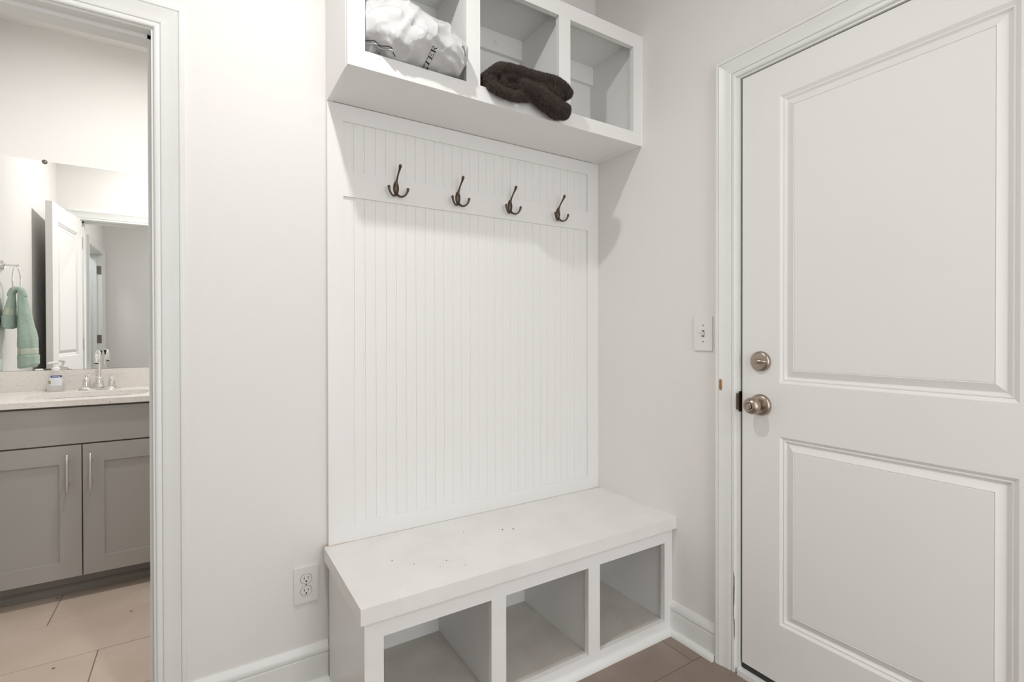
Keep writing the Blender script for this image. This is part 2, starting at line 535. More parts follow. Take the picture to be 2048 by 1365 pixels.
win = struct_empty('added_window_1', (.68, YE - .06, .09))  # unseen window, added to house the fill area light
for a in ((.01, .05, .09, 2.18), (1.31, 1.35, .09, 2.18), (.05, 1.31, .09, .13), (.05, 1.31, 2.14, 2.18), (.66, .70, .13, 2.14)):
    boxo('added_window_frame', M['trim'], win, a[0], a[1], YE - .12, YE - .08, a[2], a[3])
casing('trim_8', on_y(YE, 1), .01, 1.35, 2.18, zbot=.0)  # casing of the added window

# ------------------------------------------------------------------ bathroom doorway: casings, jambs, stop, leaf
casing('trim_1', fB, DX0 - .006, DX1 + .0065, DH + .006)
casing('trim_2', fW, DX0 - .006, DX1 + .0065, DH + .006)
jb = struct_empty('trim_3', ((DX0 + DX1) / 2, (YB + YW) / 2, 0))
for x0, x1 in ((DX0 - .02, DX0), (DX1, DX1 + .02)):
    boxo('jamb', M['trim'], jb, x0, x1, YB - .001, YW + .001, 0, DH + .02, bevel=.0012)
boxo('head_jamb', M['trim'], jb, DX0, DX1, YB - .001, YW + .001, DH, DH + .02, bevel=.0012)
for x0, x1 in ((DX0, DX0 + .011), (DX1 - .011, DX1)):
    boxo('door_stop', M['trim'], jb, x0, x1, YB + .035, YW - .038, 0, DH - .0, bevel=.003)
boxo('head_stop', M['trim'], jb, DX0, DX1, YB + .035, YW - .038, DH - .011, DH, bevel=.003)

# open leaf of the bathroom door, hinged on the left jamb, seen in the mirror
d2 = struct_empty('door_2', (DX0 + .004, YW + .004, .01), 'white two-panel bathroom door leaf standing open, seen in the mirror')
ANG = math.radians(94.0)
LW = 0.660
HX, HY = DX0 + .005, YW + .006
def f2(s, t, z):      # s from hinge, t out of the face that looks to the right
    c, sn = math.cos(ANG), math.sin(ANG)
    return (HX + s * c + t * sn, HY + s * sn - t * c, z)
P2 = [(.11, LW - .11, 1.02, 1.925), (.11, LW - .11, .235, .84)]
lf = auto_smooth(obj('door_leaf', leaf_with_holes(bmesh.new(), f2, 0, LW, .012, 2.036, .035, P2), M['door'], d2), 25)
for p in P2:
    auto_smooth(obj('door_panel', solid_panel(f2, *p, RAISED, -.035), M['door'], d2), 20)
for z in (.25, 1.05, 1.83):
    bm = B(HX - .004, HX - .001, HY - .034, HY + .001, z, z + .09)
    obj('hinge', bm, M['hinge'], d2)
for sd, tt in ((1, 0), (-1, -.035)):
    c = f2(LW - .065, tt, .93); c1 = f2(LW - .065, tt + sd * .06, .93)
    bm = tube(bmesh.new(), [(*c, .012), (*f2(LW - .065, tt + sd * .03, .93), .012), (*f2(LW - .065, tt + sd * .04, .93), .022), (*f2(LW - .065, tt + sd * .055, .93), .026), (*c1, .020)], 4, 20)
    obj('door_knob', bm, M['nickel'], d2, smooth=True)

# hall doorway in the left wall (in the mirror) with its closed leaf set back
casing('trim_4', fL, HD0 - .006, HD1 + .006, DH + .006)
jb = struct_empty('trim_5', (XL - .06, (HD0 + HD1) / 2, 0))
for a, b in ((HD0 - .02, HD0), (HD1, HD1 + .02)):
    boxo('jamb', M['trim'], jb, XL - .121, XL + .001, a, b, 0, DH + .02)
boxo('head_jamb', M['trim'], jb, XL - .121, XL + .001, HD0, HD1, DH, DH + .02)
for a, b in ((HD0, HD0 + .011), (HD1 - .011, HD1)):
    boxo('door_stop', M['trim'], jb, XL - .082, XL - .045, a, b, 0, DH, bevel=.003)
for z in (.25, 1.075, 1.83):
    boxo('hinge', M['hinge'], jb, XL - .044, XL - .006, HD0 - .0005, HD0 + .004, z, z + .09, bevel=.001)

# ------------------------------------------------------------------ entry door in the right wall
casing('trim_6', fR, EY0 - .009, EY1 + .009, DH + .007)
jb = struct_empty('trim_7', (XR + .06, (EY0 + EY1) / 2, 0))
for a, b in ((EY0 - .02, EY0), (EY1, EY1 + .02)):
    boxo('jamb', M['trim'], jb, XR - .001, XR + .12, a, b, 0, DH + .02)
boxo('head_jamb', M['trim'], jb, XR - .001, XR + .12, EY0, EY1, DH, DH + .02)
for a, b in ((EY0, EY0 + .012), (EY1 - .012, EY1)):
    boxo('weather_strip', M['gap'], jb, XR + .052, XR + .10, a, b, .03, DH, bevel=.002)
boxo('dark_gap_strip', M['gap'], jb, XR + .014, XR + .052, EY1 - .0062, EY1 - .0003, .02, DH, bevel=0)  # dark strip standing in for the shade in the latch-side gap
boxo('dark_gap_strip', M['gap'], jb, XR + .014, XR + .052, EY0, EY1 - .0065, DH - .0035, DH - .0003, bevel=0)  # same dark stand-in for shade along the head gap
boxo('weather_strip', M['gap'], jb, XR + .050, XR + .10, EY0, EY1, DH - .012, DH, bevel=.002)
boxo('threshold', M['trim'], jb, XR - .012, XR + .12, EY0, EY1, 0, .019, bevel=.003)
boxo('exterior_sheathing', M['gap'], jb, XR + .121, XR + .14, EY0 - .05, EY1 + .05, 0, DH + .05, bevel=0)
bm = B(XR - .0035, XR + .03, EY1 - .0016, EY1 + .0004, .902, .972)
box(bm, XR - .0045, XR - .002, EY1 - .0016, EY1 + .007, .909, .965)
obj('strike_plate', bm, M['bronze'], jb, bevel=.0006)['label'] = 'dark bronze strike plate'
d1 = struct_empty('door_1', (XR + .006, (EY0 + EY1) / 2, .04), 'white two-panel entry door, closed, with nickel knob and deadbolt')
fD = on_x(XR + .006, -1)
fD_ = lambda s, t, z: fD(s, t, z)
DY0, DY1 = EY0 + .004, EY1 - .0075
EP = [(.3395, .8905, 1.010, 1.930), (.3395, .8795 + .011, .232, .8385)]
auto_smooth(obj('door_leaf', leaf_with_holes(bmesh.new(), fD_, DY0, DY1, .042, DH - .004, .044, EP), M['door'], d1), 25)
for p in EP:
    auto_smooth(obj('door_panel', solid_panel(fD_, *p, RAISED, -.044), M['door'], d1), 20)
boxo('door_sweep', M['gap'], d1, XR + .012, XR + .05, DY0, DY1, .0195, .042, bevel=.001)
XD = XR + .006
# deadbolt
KY = .9525
db = obj('deadbolt', lathe(bmesh.new(), [(.0335, 0), (.0335, .004), (.0325, .0085), (.029, .0125), (.024, .0140), (0, .0145)], (XD, KY, 1.078), '-x', 48), M['nickel'], d1, smooth=True, origin=(XD, KY, 1.078))
auto_smooth(db, 50)
tt = bmesh.new()
tube(tt, [(XD - .012, KY + .025, 1.078, .0035), (XD - .020, KY + .014, 1.078, .0070), (XD - .0235, KY - .001, 1.078, .0082), (XD - .020, KY - .016, 1.078, .0068), (XD - .012, KY - .026, 1.078, .0033)], 6, 16)
obj('thumb_turn', tt, M['nickel'], db, smooth=True)
# knob
kz = .934
kn = obj('knob_rosette', lathe(bmesh.new(), [(.0355, 0), (.0355, .004), (.0345, .009), (.030, .0135), (.022, .0155), (.0165, .016)], (XD, KY, kz), '-x', 48), M['nickel'], d1, smooth=True, origin=(XD, KY, kz))
auto_smooth(kn, 60)
obj('knob', lathe(bmesh.new(), [(.0145, .014), (.0135, .022), (.0135, .027), (.0175, .031), (.0235, .037), (.0268, .045), (.0275, .052), (.0262, .058), (.0225, .064), (.0165, .0685), (.0125, .0700), (.0120, .0690), (0, .0690)], (XD, KY, kz), '-x', 48), M['nickel'], kn, smooth=True)
bm = lathe(bmesh.new(), [(.0095, .068), (.0095, .0715), (.0085, .0722), (0, .0722)], (XD, KY, kz), '-x', 32)
box(bm, XD - .0755, XD - .071, KY - .0062, KY + .0062, kz - .0016, kz + .0016)
obj('privacy_button', bm, M['nickel'], kn)
obj('rosette_hole', lathe(bmesh.new(), [(.0032, .0135), (.0032, .0150), (0, .0150)], (XD, KY - .0215, kz + .002), '-x', 16), M['black'], kn)
# wear: chip in the casing, scuffs
def blob(cx, cz_, rx, rz, fr, t0, t1, seed, n=18, jag=.25):
    rnd = random.Random(seed)
    bm = bmesh.new()
    pts = []
    for i in range(n):
        a = 2 * math.pi * i / n
        k = 1 + rnd.uniform(-jag, jag)
        pts.append((cx + math.copysign(abs(math.cos(a)) ** .6, math.cos(a)) * rx * k, cz_ + math.copysign(abs(math.sin(a)) ** .6, math.sin(a)) * rz * k))
    a = [bm.verts.new(fr(p, t1, q)) for p, q in pts]; b = [bm.verts.new(fr(p, t0, q)) for p, q in pts]
    for i in range(n): bm.faces.new((a[i], a[(i + 1) % n], b[(i + 1) % n], b[i]))
    bm.faces.new(a); bm.faces.new(b[::-1])
    bmesh.ops.recalc_face_normals(bm, faces=bm.faces)
    return bm
tr6 = bpy.data.objects['trim_6']
o = obj('paint_chip', blob(1.0865, .9915, .0042, .0185, fR, .010, .0202, 3), M['wood'], tr6); o['label'] = 'chip of bare brown wood in the white casing'

for yy, zz, rx_, rz_, sd in ((1.0390, .285, .0011, .050, 5), (1.0405, .235, .0009, .060, 8), (1.0375, .150, .0007, .030, 9)):
    o = obj('scuff_mark', blob(yy, zz, rx_, rz_, fR, .0095, .01145, sd, 20, .35), M['dirt'], tr6)

# ------------------------------------------------------------------ storage bench (built-in)
ZB = .457; FB = 1.312; TB = .044
bench = thing('storage_bench', 'white built-in bench with three open cubbies, below the beadboard panel', 'bench', (.966, 1.53, 0))
XE = XR - .0005
bt = boxo('bench_top', M['benchtop'], bench, .350, XE, 1.292, YB - .0205, ZB - TB, ZB, bevel=.0016)
stiles = [(LX0, .4165), (.7505, .8025), (1.1375, 1.1895), (1.523, XE)]
FT = .019
for a, b in stiles:
    boxo('stile', M['locker'], bench, a, b, FB, FB + FT, .0, ZB - TB, bevel=.0008)
for a, b in ((.4165, .7505), (.8025, 1.1375), (1.1895, 1.523)):
    boxo('top_rail', M['locker'], bench, a, b, FB + .0001, FB + FT, .3575, ZB - TB, bevel=.0006)
    boxo('bottom_rail', M['locker'], bench, a, b, FB + .0001, FB + FT, .0, .0535, bevel=.0006)
boxo('side_panel', M['locker'], bench, LX0 + .0005, LX0 + .019, FB + FT, YB - .021, 0, ZB - TB, bevel=.0008)
boxo('side_panel', M['locker'], bench, XE - .034, XE, FB + FT, YB - .021, 0, ZB - TB, bevel=.0008)
for c in (.7765, 1.1635):
    boxo('divider', M['locker'], bench, c - .018, c + .018, FB + FT, YB - .030, .0525, ZB - TB, bevel=.0008)
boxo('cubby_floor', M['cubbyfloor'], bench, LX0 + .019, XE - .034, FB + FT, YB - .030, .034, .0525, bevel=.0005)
boxo('back_board', M['locker'], bench, LX0 + .019, XE - .034, YB - .030, YB - .0205, .0, ZB - TB, bevel=0)
# quarter-round shoe along front and left side, mitred at the corner
bm = extrude_profile(bmesh.new(), SHOE, lambda p, q: LX0 - q, lambda p, q: XE - .0125 - .0, lambda s, p, q: (s, FB - q, p))
auto_smooth(obj('shoe_molding', bm, M['trim'], bench), 30)
bm = extrude_profile(bmesh.new(), SHOE, lambda p, q: FB - q, lambda p, q: YB - .013, lambda s, p, q: (LX0 - q, s, p))
auto_smooth(obj('shoe_molding', bm, M['trim'], bench), 30)
# lip under the side overhang and old caulk along the back edge
bm = tube(bmesh.new(), [(LX0 - .012, YB - .019, ZB + .0005, .0022), (LX0 + .03, YB - .0205, ZB + .0005, .0026), (.43, YB - .0205, ZB + .0005, .0016)], 8, 8)
obj('caulk_line', bm, M['aged'], bench, smooth=True)['label'] = 'yellowed caulk at the back left corner'
bm = tube(bmesh.new(), [(1.48, YB - .0205, ZB, .0012), (1.53, YB - .0205, ZB, .003), (XE - .004, YB - .022, ZB, .0032)], 8, 8)
obj('caulk_line', bm, M['aged'], bench, smooth=True)
bm = tube(bmesh.new(), [(XE - .001, YB - .03, ZB, .0022), (XE - .001, 1.5, ZB, .0014), (XE - .001, 1.30, ZB, .0016)], 8, 8)
obj('caulk_line', bm, M['caulk'], bench, smooth=True)

# crumbs on the bench
rk = random.Random(21)
cb = bmesh.new()
for k, (x, y) in enumerate([(.93, 1.545), (.967, 1.53), (.80, 1.60), (.62, 1.40), (.655, 1.43), (.745, 1.515), (.48, 1.36), (.69, 1.37), (.56, 1.46), (.88, 1.44), (.51, 1.52)]):
    r = .0026 if k < 2 else rk.uniform(.0010, .0018)
    bmesh.ops.create_icosphere(cb, subdivisions=1, radius=r, matrix=Matrix.Translation((x, y, ZB + r * .6)) @ Matrix.Diagonal((1, rk.uniform(.6, 1.2), .6, 1)))
o = obj('dirt_crumbs', cb, M['black'], bench); o['kind'] = 'stuff'

# ------------------------------------------------------------------ beadboard panel behind the bench
YP = 1.737
panel = thing('beadboard_panel', 'white beadboard wall panel with flat frame and hook rail, between bench and overhead cubbies', 'wall panel', (.966, 1.745, ZB))
ZT = 1.952
PX0, PX1 = .4168, 1.5025
boxo('frame_stile', M['locker'], panel, LX0, PX0, YP, YB - .0005, ZB + .0005, ZT - .0005, bevel=.001)
boxo('frame_stile', M['locker'], panel, PX1, XE, YP, YB - .0005, ZB + .0005, ZT - .0005, bevel=.001)
boxo('frame_rail', M['locker'], panel, PX0, PX1, YP, YB - .0005, 1.8955, ZT - .0005, bevel=.001)
boxo('frame_rail', M['locker'], panel, PX0, PX1, YP, YB - .0005, ZB + .0005, .5165, bevel=.001)
boxo('hook_rail', M['locker'], panel, PX0, PX1, YP - .0005, YB - .0005, 1.6405, 1.7285, bevel=.0012)
NP = 29
pw = (PX1 - PX0) / NP
prof = [(0, .0125), (0, .0007), (.0008, 0), (pw - .0075, 0), (pw - .0068, .0003), (pw - .0060, 0), (pw - .0010, 0), (pw - .0002, .0009), (pw - .0002, .0125)]
pm = {}
for zz0, zz1 in ((.5165, 1.6405), (1.7285, 1.8955)):
    bm = extrude_profile(bmesh.new(), prof, lambda p, q: 0, lambda p, q: zz1 - zz0, lambda s, p, q: (p, q, s))
    me = bpy.data.meshes.new('bead_plank'); bm.to_mesh(me); bm.free(); me.materials.append(M['locker'])
    for i in range(NP):
        o = bpy.data.objects.new('bead_plank', me); COL.objects.link(o); o.parent = panel
        o.location = Vector((PX0 + i * pw, YP + .0065, zz0)) - panel.location

# ------------------------------------------------------------------ overhead cubby cabinet
YC = 1.470
cab = thing('overhead_cubby_cabinet', 'white overhead cabinet of three open cubbies above the hooks', 'cabinet', (.966, 1.61, ZT))
ZC = 2.408
CF = .020
cst = [(LX0 + .001, .4164), (.7496, .8013), (1.1335, 1.1868), (1.5178, XE)]
for a, b in cst:
    boxo('stile', M['locker'], cab, a, b, YC, YC + CF, ZT + .0001, ZC, bevel=.0008)
for a, b in ((.4164, .7496), (.8013, 1.1335), (1.1868, 1.5178)):
    boxo('top_rail', M['locker'], cab, a, b, YC + .0001, YC + CF, 2.352, ZC, bevel=.0006)
    boxo('bottom_rail', M['locker'], cab, a, b, YC + .0001, YC + CF, ZT, 2.0035, bevel=.0006)
boxo('side_panel', M['locker'], cab, LX0, LX0 + .019, YC + CF, YB - .0005, ZT, ZC - .002, bevel=.0008)
boxo('side_panel', M['locker'], cab, XE - .038, XE, YC + CF, YB - .0005, ZT, ZC - .002, bevel=.0008)
for c in (.77545, 1.1605):
    boxo('divider', M['locker'], cab, c - .019, c + .019, YC + CF, YB - .0085, 2.0025, 2.385, bevel=.0008)
boxo('cubby_floor', M['locker'], cab, LX0 + .019, XE - .038, YC + CF, YB - .0085, 1.9535, 2.0025, bevel=.0005)
boxo('cubby_ceiling', M['locker'], cab, LX0 + .019, XE - .038, YC + CF, YB - .0085, 2.385, 2.402, bevel=.0005)
boxo('back_board', M['locker'], cab, LX0 + .019, XE - .038, YB - .0085, YB - .0005, 1.9535, 2.402, bevel=0)
for a, b in ((LX0 + .019, .75645), (.79445, 1.1415), (1.1795, XE - .038)):
    boxo('cleat', M['locker'], cab, a, b, YB - .0275, YB - .0085, 2.305, 2.385, bevel=.001)
obj('screw_cap', lathe(bmesh.new(), [(.0085, 0), (.0085, .002), (.006, .004), (0, .0045)], (1.014, YB - .0275, 2.343), '-y', 20), M['plate'], cab, smooth=True)
bm = tube(bmesh.new(), [(XE + .0005, YC + .0005, ZT, .0028), (XE + .0005, YC + .0005, 2.2, .0022), (XE + .0005, YC + .0005, ZC, .0026)], 4, 8)
obj('caulk_line', bm, M['caulk'], cab, smooth=True)

# ------------------------------------------------------------------ triple coat hooks
def make_hook(x, label):
    z = 1.694
    y = YP - .0006
    t = thing('coat_hook', label, 'hook', (x, y, z - .03), 'triple coat hooks on the hook rail')
    # back plate: pointed oval, domed
    bm = bmesh.new()
    n = 28
    def ring(k, out):
        r = []
        for i in range(n):
            a = 2 * math.pi * i / n
            dx = .0108 * k * math.cos(a)
            dz = .0265 * k * math.sin(a)
            dx *= (1 - .25 * abs(math.sin(a)) ** 3)
            r.append(bm.verts.new((x + dx, y - out, z + dz)))
        return r
    rs = [ring(1, 0), ring(1, .0022), ring(.9, .0045), ring(.6, .0068), ring(.25, .0080)]
    for a, b in zip(rs[:-1], rs[1:]):
        for i in range(n): bm.faces.new((a[i], a[(i + 1) % n], b[(i + 1) % n], b[i]))
    bm.faces.new(rs[0][::-1]); bm.faces.new(rs[-1])
    bmesh.ops.recalc_face_normals(bm, faces=bm.faces)
    pl = obj('back_plate', bm, M['bronze'], t, smooth=True)
    for dz in (.013, -.012):
        obj('screw', lathe(bmesh.new(), [(.0032, .0055), (.0032, .0078), (.002, .0088), (0, .0088)], (x, y, z + dz), '-y', 12), M['bronze'], pl, smooth=True)
    # upper prong
    bm = bmesh.new()
    tube(bm, [(x, y - .004, z + .012, .0055), (x, y - .009, z + .024, .0036), (x, y - .017, z + .036, .0030), (x + .0, y - .028, z + .047, .0031), (x, y - .039, z + .057, .0040), (x, y - .045, z + .064, .0052), (x, y - .047, z + .068, .0056)], 6, 14)
    obj('upper_prong', bm, M['bronze'], t, smooth=True)
    for s in (-1, 1):
        bm = bmesh.new()
        tube(bm, [(x, y - .006, z - .019, .0045), (x + s * .006, y - .011, z - .028, .0038), (x + s * .015, y - .018, z - .032, .0034), (x + s * .026, y - .024, z - .027, .0034), (x + s * .033, y - .027, z - .014, .0042), (x + s * .035, y - .028, z - .005, .0052)], 6, 14)
        obj('lower_prong', bm, M['bronze'], t, smooth=True)
    return t
hl = ['bronze triple coat hook on the white rail, leftmost of the four',
      'bronze triple coat hook on the white rail, second from the left',
      'bronze triple coat hook on the white rail, third from the left',
      'bronze triple coat hook on the white rail, rightmost, nearest the door wall']
for x, lb in zip((.601, .8465, 1.0835, 1.331), hl):
    make_hook(x, lb)

# ------------------------------------------------------------------ wall plates
sw = thing('light_switch', 'white single toggle light switch plate on wall beside entry door', 'light switch', (XR, 1.1675, 1.1075))
sy, sz = 1.1675, 1.1700
obj('cover_plate', B(XR - .0058, XR - .0002, 1.1295, 1.2055, 1.1075, 1.2325), M['plate'], sw, bevel=.0022)
bm = B(XR - .0064, XR - .005, sy - .0055, sy + .0055, sz - .0125, sz + .0125)
obj('toggle_slot', bm, M['greyslot'], sw)
bm = bmesh.new()
extrude_profile(bm, [(-.008, .004), (.002, .004), (.009, .016), (.005, .018), (-.006, .0075)], lambda p, q: sy - .0042, lambda p, q: sy + .0042, lambda s, p, q: (XR - q, s, sz + p))
obj('toggle', bm, M['plate'], sw, bevel=.0006)
for dz in (-.030, .030):
    obj('screw', lathe(bmesh.new(), [(.0028, .0055), (.0028, .0066), (.0015, .0070), (0, .0070)], (XR, sy, sz + dz), '-x', 12), M['greyslot'], sw)

ou = thing('wall_outlet', 'white duplex power outlet on the wall left of the bench', 'outlet', (.296, YB, .282))
ox = .296
obj('cover_plate', B(.2585, .3335, YB - .0058, YB - .0002, .2825, .4000), M['plate'], ou, bevel=.0022)
for cz_ in (.3215, .3610):
    bm = bmesh.new()
    n = 32; ring0 = []; ring1 = []
    for i in range(n):
        a = 2 * math.pi * i / n
        px_ = .0172 * math.cos(a); pz_ = max(-.0142, min(.0142, .0172 * math.sin(a)))
        ring0.append(bm.verts.new((ox + px_, YB - .005, cz_ + pz_))); ring1.append(bm.verts.new((ox + px_ * .97, YB - .0078, cz_ + pz_ * .97)))
    for i in range(n): bm.faces.new((ring0[i], ring0[(i + 1) % n], ring1[(i + 1) % n], ring1[i]))
    bm.faces.new(ring1)
    bmesh.ops.recalc_face_normals(bm, faces=bm.faces)
    rc = obj('receptacle', bm, M['plate'], ou)
    bm = bmesh.new(); n = 32; r0 = []
    for i in range(n):
        a = 2 * math.pi * i / n
        r0.append(bm.verts.new((ox + .0183 * math.cos(a), YB - .0060, cz_ + max(-.0153, min(.0153, .0183 * math.sin(a))))))
    r1 = [bm.verts.new((v.co.x, YB - .0052, v.co.z)) for v in r0]
    for i in range(n): bm.faces.new((r0[i], r0[(i + 1) % n], r1[(i + 1) % n], r1[i]))
    bm.faces.new(r0); bm.faces.new(r1)
    bmesh.ops.recalc_face_normals(bm, faces=bm.faces)
    obj('receptacle_gap', bm, M['greyslot'], ou)
    bm = bmesh.new()
    box(bm, ox - .0072, ox - .0054, YB - .0083, YB - .0075, cz_ - .001, cz_ + .0085)
    box(bm, ox + .0054, ox + .0070, YB - .0083, YB - .0075, cz_ + .000, cz_ + .0078)
    lathe(bm, [(.0027, .0075), (.0027, .0083), (0, .0083)], (ox, YB, cz_ - .0075), '-y', 14)
    obj('slots', bm, M['black'], rc)
obj('screw', lathe(bmesh.new(), [(.0026, .0056), (.0026, .0066), (0, .0070)], (ox, YB, .34125), '-y', 12), M['greyslot'], ou)

# ------------------------------------------------------------------ bag in the left cubby
def lerp_tab(tab, x):
    if x <= tab[0][0]: return tab[0][1]
    for (a, b), (c, d) in zip(tab[:-1], tab[1:]):
        if x <= c: return b + (d - b) * (x - a) / (c - a)
    return tab[-1][1]
TOPZ = [(.392, 2.130), (.41, 2.170), (.45, 2.204), (.50, 2.222), (.55, 2.222), (.60, 2.205), (.64, 2.186), (.68, 2.163), (.71, 2.135), (.735, 2.104), (.748, 2.084)]
BOTZ = [(.392, 2.010), (.45, 2.006), (.68, 2.006), (.715, 2.012), (.748, 2.055)]
FRY = [(.392, 1.500), (.415, 1.470), (.44, 1.432), (.50, 1.412), (.60, 1.402), (.68, 1.402), (.72, 1.412), (.748, 1.440)]
BKY = [(.392, 1.66), (.5, 1.70), (.65, 1.66), (.72, 1.56), (.748, 1.49)]
creases = []
rc_ = random.Random(11)
for _ in range(20):
    p = Vector((rc_.uniform(.40, .74), 0, rc_.uniform(2.0, 2.21)))
    a = rc_.gauss(-.45, .35) if rc_.random() < .6 else rc_.gauss(.9, .4)
    creases.append((p, Vector((math.cos(a), 0, math.sin(a))), rc_.uniform(.05, .16), rc_.uniform(.005, .011) * rc_.choice((1, 1, -.7)), rc_.uniform(.012, .034)))
# folds gathered toward the pinched lower right corner and the left end
for k in range(7):
    a = math.radians(100 + 13 * k)
    creases.append((Vector((.728, 0, 2.012)), Vector((math.cos(a), 0, math.sin(a))), .10, .008 if k % 2 else -.006, .009))
NS, NTT = 150, 120
bm = bmesh.new()
rings = []
for i in range(NS + 1):
    u = i / NS
    x = .392 + (.748 - .392) * u
    zt, zb_, yf, yb = lerp_tab(TOPZ, x), lerp_tab(BOTZ, x), lerp_tab(FRY, x), lerp_tab(BKY, x)
    cap = min(1, math.sqrt(max(0, 1 - (1 - min(1, u / .06)) ** 2)) if u < .06 else (math.sqrt(max(0, 1 - (1 - min(1, (1 - u) / .05)) ** 2)) if u > .95 else 1))
    cap = max(cap, .04)
    cz_ = (zt + zb_) / 2; cy = (yf + yb) / 2
    rg = []
    for k in range(NTT):
        a = 2 * math.pi * k / NTT
        e = .85
        cy_ = math.copysign(abs(math.cos(a)) ** e, math.cos(a)); sz_ = math.copysign(abs(math.sin(a)) ** (.90 if a < math.pi else .80), math.sin(a))
        y = cy - cy_ * (cy - yf) * cap
        z = cz_ + sz_ * (zt - zb_) / 2 * cap
        # front leans back toward the top
        y += max(0, (z - zb_ - .05)) * .35 * (1 - u * .5)
        P = Vector((x, y, z))
        d = 0
        for (c, dr, ln, amp, wd) in creases:
            q = Vector((x - c.x, 0, z - c.z)); al = q.dot(dr); pr = abs(q.x * dr.z - q.z * dr.x)
            if abs(al) < ln and pr < wd * 2: d += amp * max(0, 1 - pr / wd) * (1 - (al / ln) ** 2)
        nz = noise.noise(Vector((x * 14, y * 14, z * 14 + 3))) * .003
        rd = (1 - abs(noise.noise(Vector((x * 15 + z * 9, y * 12, z * 18 - x * 9 + 7))))) ** 6 * .005
        ndir = Vector((0, -cy_, sz_)).normalized()
        dd = (d + nz + rd) * cap
        P += ndir * dd
        P.z = max(P.z, 2.0052 if P.y > 1.466 else 1.986)
        P.x = max(.386, min(.7535, P.x + noise.noise(Vector((x * 20, z * 20, 1))) * .004))
        if P.y > YC: P.x = min(P.x, .7475)
        if P.y < YC + .022: P.x = max(P.x, .418)
        rg.append(bm.verts.new(P))
    rings.append(rg)
for a, b in zip(rings[:-1], rings[1:]):
    for k in range(NTT):
        bm.faces.new((a[k], a[(k + 1) % NTT], b[(k + 1) % NTT], b[k]))
bm.faces.new(rings[0][::-1]); bm.faces.new(rings[-1])
bmesh.ops.recalc_face_normals(bm, faces=bm.faces)
bmesh.ops.smooth_vert(bm, verts=bm.verts, factor=.2, use_axis_x=True, use_axis_y=True, use_axis_z=True)
bag_bvh = BVHTree.FromBMesh(bm)
bag = thing('shipping_bag', 'crumpled glossy white plastic mailing bag with black lettering, in the left overhead cubby', 'bag', (.58, 1.55, 2.0045))
bo = obj('bag_body', bm, M['bag'], bag, smooth=True)

def front_project(bm, bvh, off=.0007):
    for v in bm.verts:
        h = bvh.ray_cast(Vector((v.co.x, 1.0, v.co.z)), Vector((0, 1, 0)))
        if h[0]: v.co.y = h[0].y - off
        else: v.co.y = 1.46

def text_bm(s, size, bold=0.0):
    cu = bpy.data.curves.new('lettering', 'FONT')
    cu.body = s; cu.size = size; cu.align_x = 'CENTER'; cu.align_y = 'CENTER'; cu.offset = bold
    to = bpy.data.objects.new('lettering', cu)
    COL.objects.link(to)
    dg = bpy.context.evaluated_depsgraph_get()
    me = bpy.data.meshes.new_from_object(to.evaluated_get(dg))
    bm = bmesh.new(); bm.from_mesh(me)
    bpy.data.meshes.remove(me)
    bpy.data.objects.remove(to); bpy.data.curves.remove(cu)
    bmesh.ops.remove_doubles(bm, verts=bm.verts, dist=1e-6)
    return bm

def serif_letters(word, h, gap):
    """slab-serif letters drawn from strokes: returns bmesh in a flat (u, v) plane"""
    bm = bmesh.new()
    def bar(x0, y0, x1, y1, t):
        d = Vector((x1 - x0, y1 - y0)); L = d.length; d /= L; n_ = Vector((-d.y, d.x)) * t / 2
        steps = max(1, int(L / (h * .18)))
        pr = None
        for i in range(steps + 1):
            c = Vector((x0, y0)) + d * L * i / steps
            cur = (bm.verts.new((c.x + n_.x, c.y + n_.y, 0)), bm.verts.new((c.x - n_.x, c.y - n_.y, 0)))
            if pr: bm.faces.new((pr[0], pr[1], cur[1], cur[0]))
            pr = cur
    x = 0
    T, t = h * .15, h * .08
    for ch in word:
        W = h * .8
        if ch == 'T':
            bar(x + W / 2, 0, x + W / 2, h, T); bar(x, h - t / 2, x + W, h - t / 2, t); bar(x + W * .28, t / 2, x + W * .72, t / 2, t)
            bar(x + t / 2, h * .76, x + t / 2, h, t); bar(x + W - t / 2, h * .76, x + W - t / 2, h, t)
        elif ch == 'E':
            bar(x + W * .22, 0, x + W * .22, h, T); bar(x, h - t / 2, x + W * .9, h - t / 2, t); bar(x, t / 2, x + W * .9, t / 2, t); bar(x + W * .22, h / 2, x + W * .68, h / 2, t)
            bar(x + W * .9 - t / 2, h * .74, x + W * .9 - t / 2, h, t); bar(x + W * .9 - t / 2, 0, x + W * .9 - t / 2, h * .28, t); bar(x + W * .66, h * .38, x + W * .66, h * .62, t)
        elif ch == 'R':
            bar(x + W * .2, 0, x + W * .2, h, T); bar(x, h - t / 2, x + W * .62, h - t / 2, t); bar(x, t / 2, x + W * .4, t / 2, t)
            pts = [(x + W * .58 + h * .24 * math.sin(a), h * .745 + h * .215 * math.cos(a)) for a in [math.pi * k / 6 for k in range(7)]]
            for p, q in zip(pts[:-1], pts[1:]): bar(*p, *q, T * .8)
            bar(x + W * .2, h * .53, x + W * .6, h * .53, t); bar(x + W * .5, h * .53, x + W * .92, 0, T); bar(x + W * .8, t / 2, x + W * 1.05, t / 2, t)
        elif ch == 'G':
            pts = [(x + W * .5 + h * .42 * math.cos(a), h * .5 + h * .46 * math.sin(a)) for a in [math.radians(50 + 265 * k / 12) for k in range(13)]]
            for p, q in zip(pts[:-1], pts[1:]): bar(*p, *q, T * .8)
            bar(x + W * .86, h * .06, x + W * .86, h * .44, T); bar(x + W * .62, h * .44, x + W * 1.02, h * .44, t)
        x += W + gap
    return bm

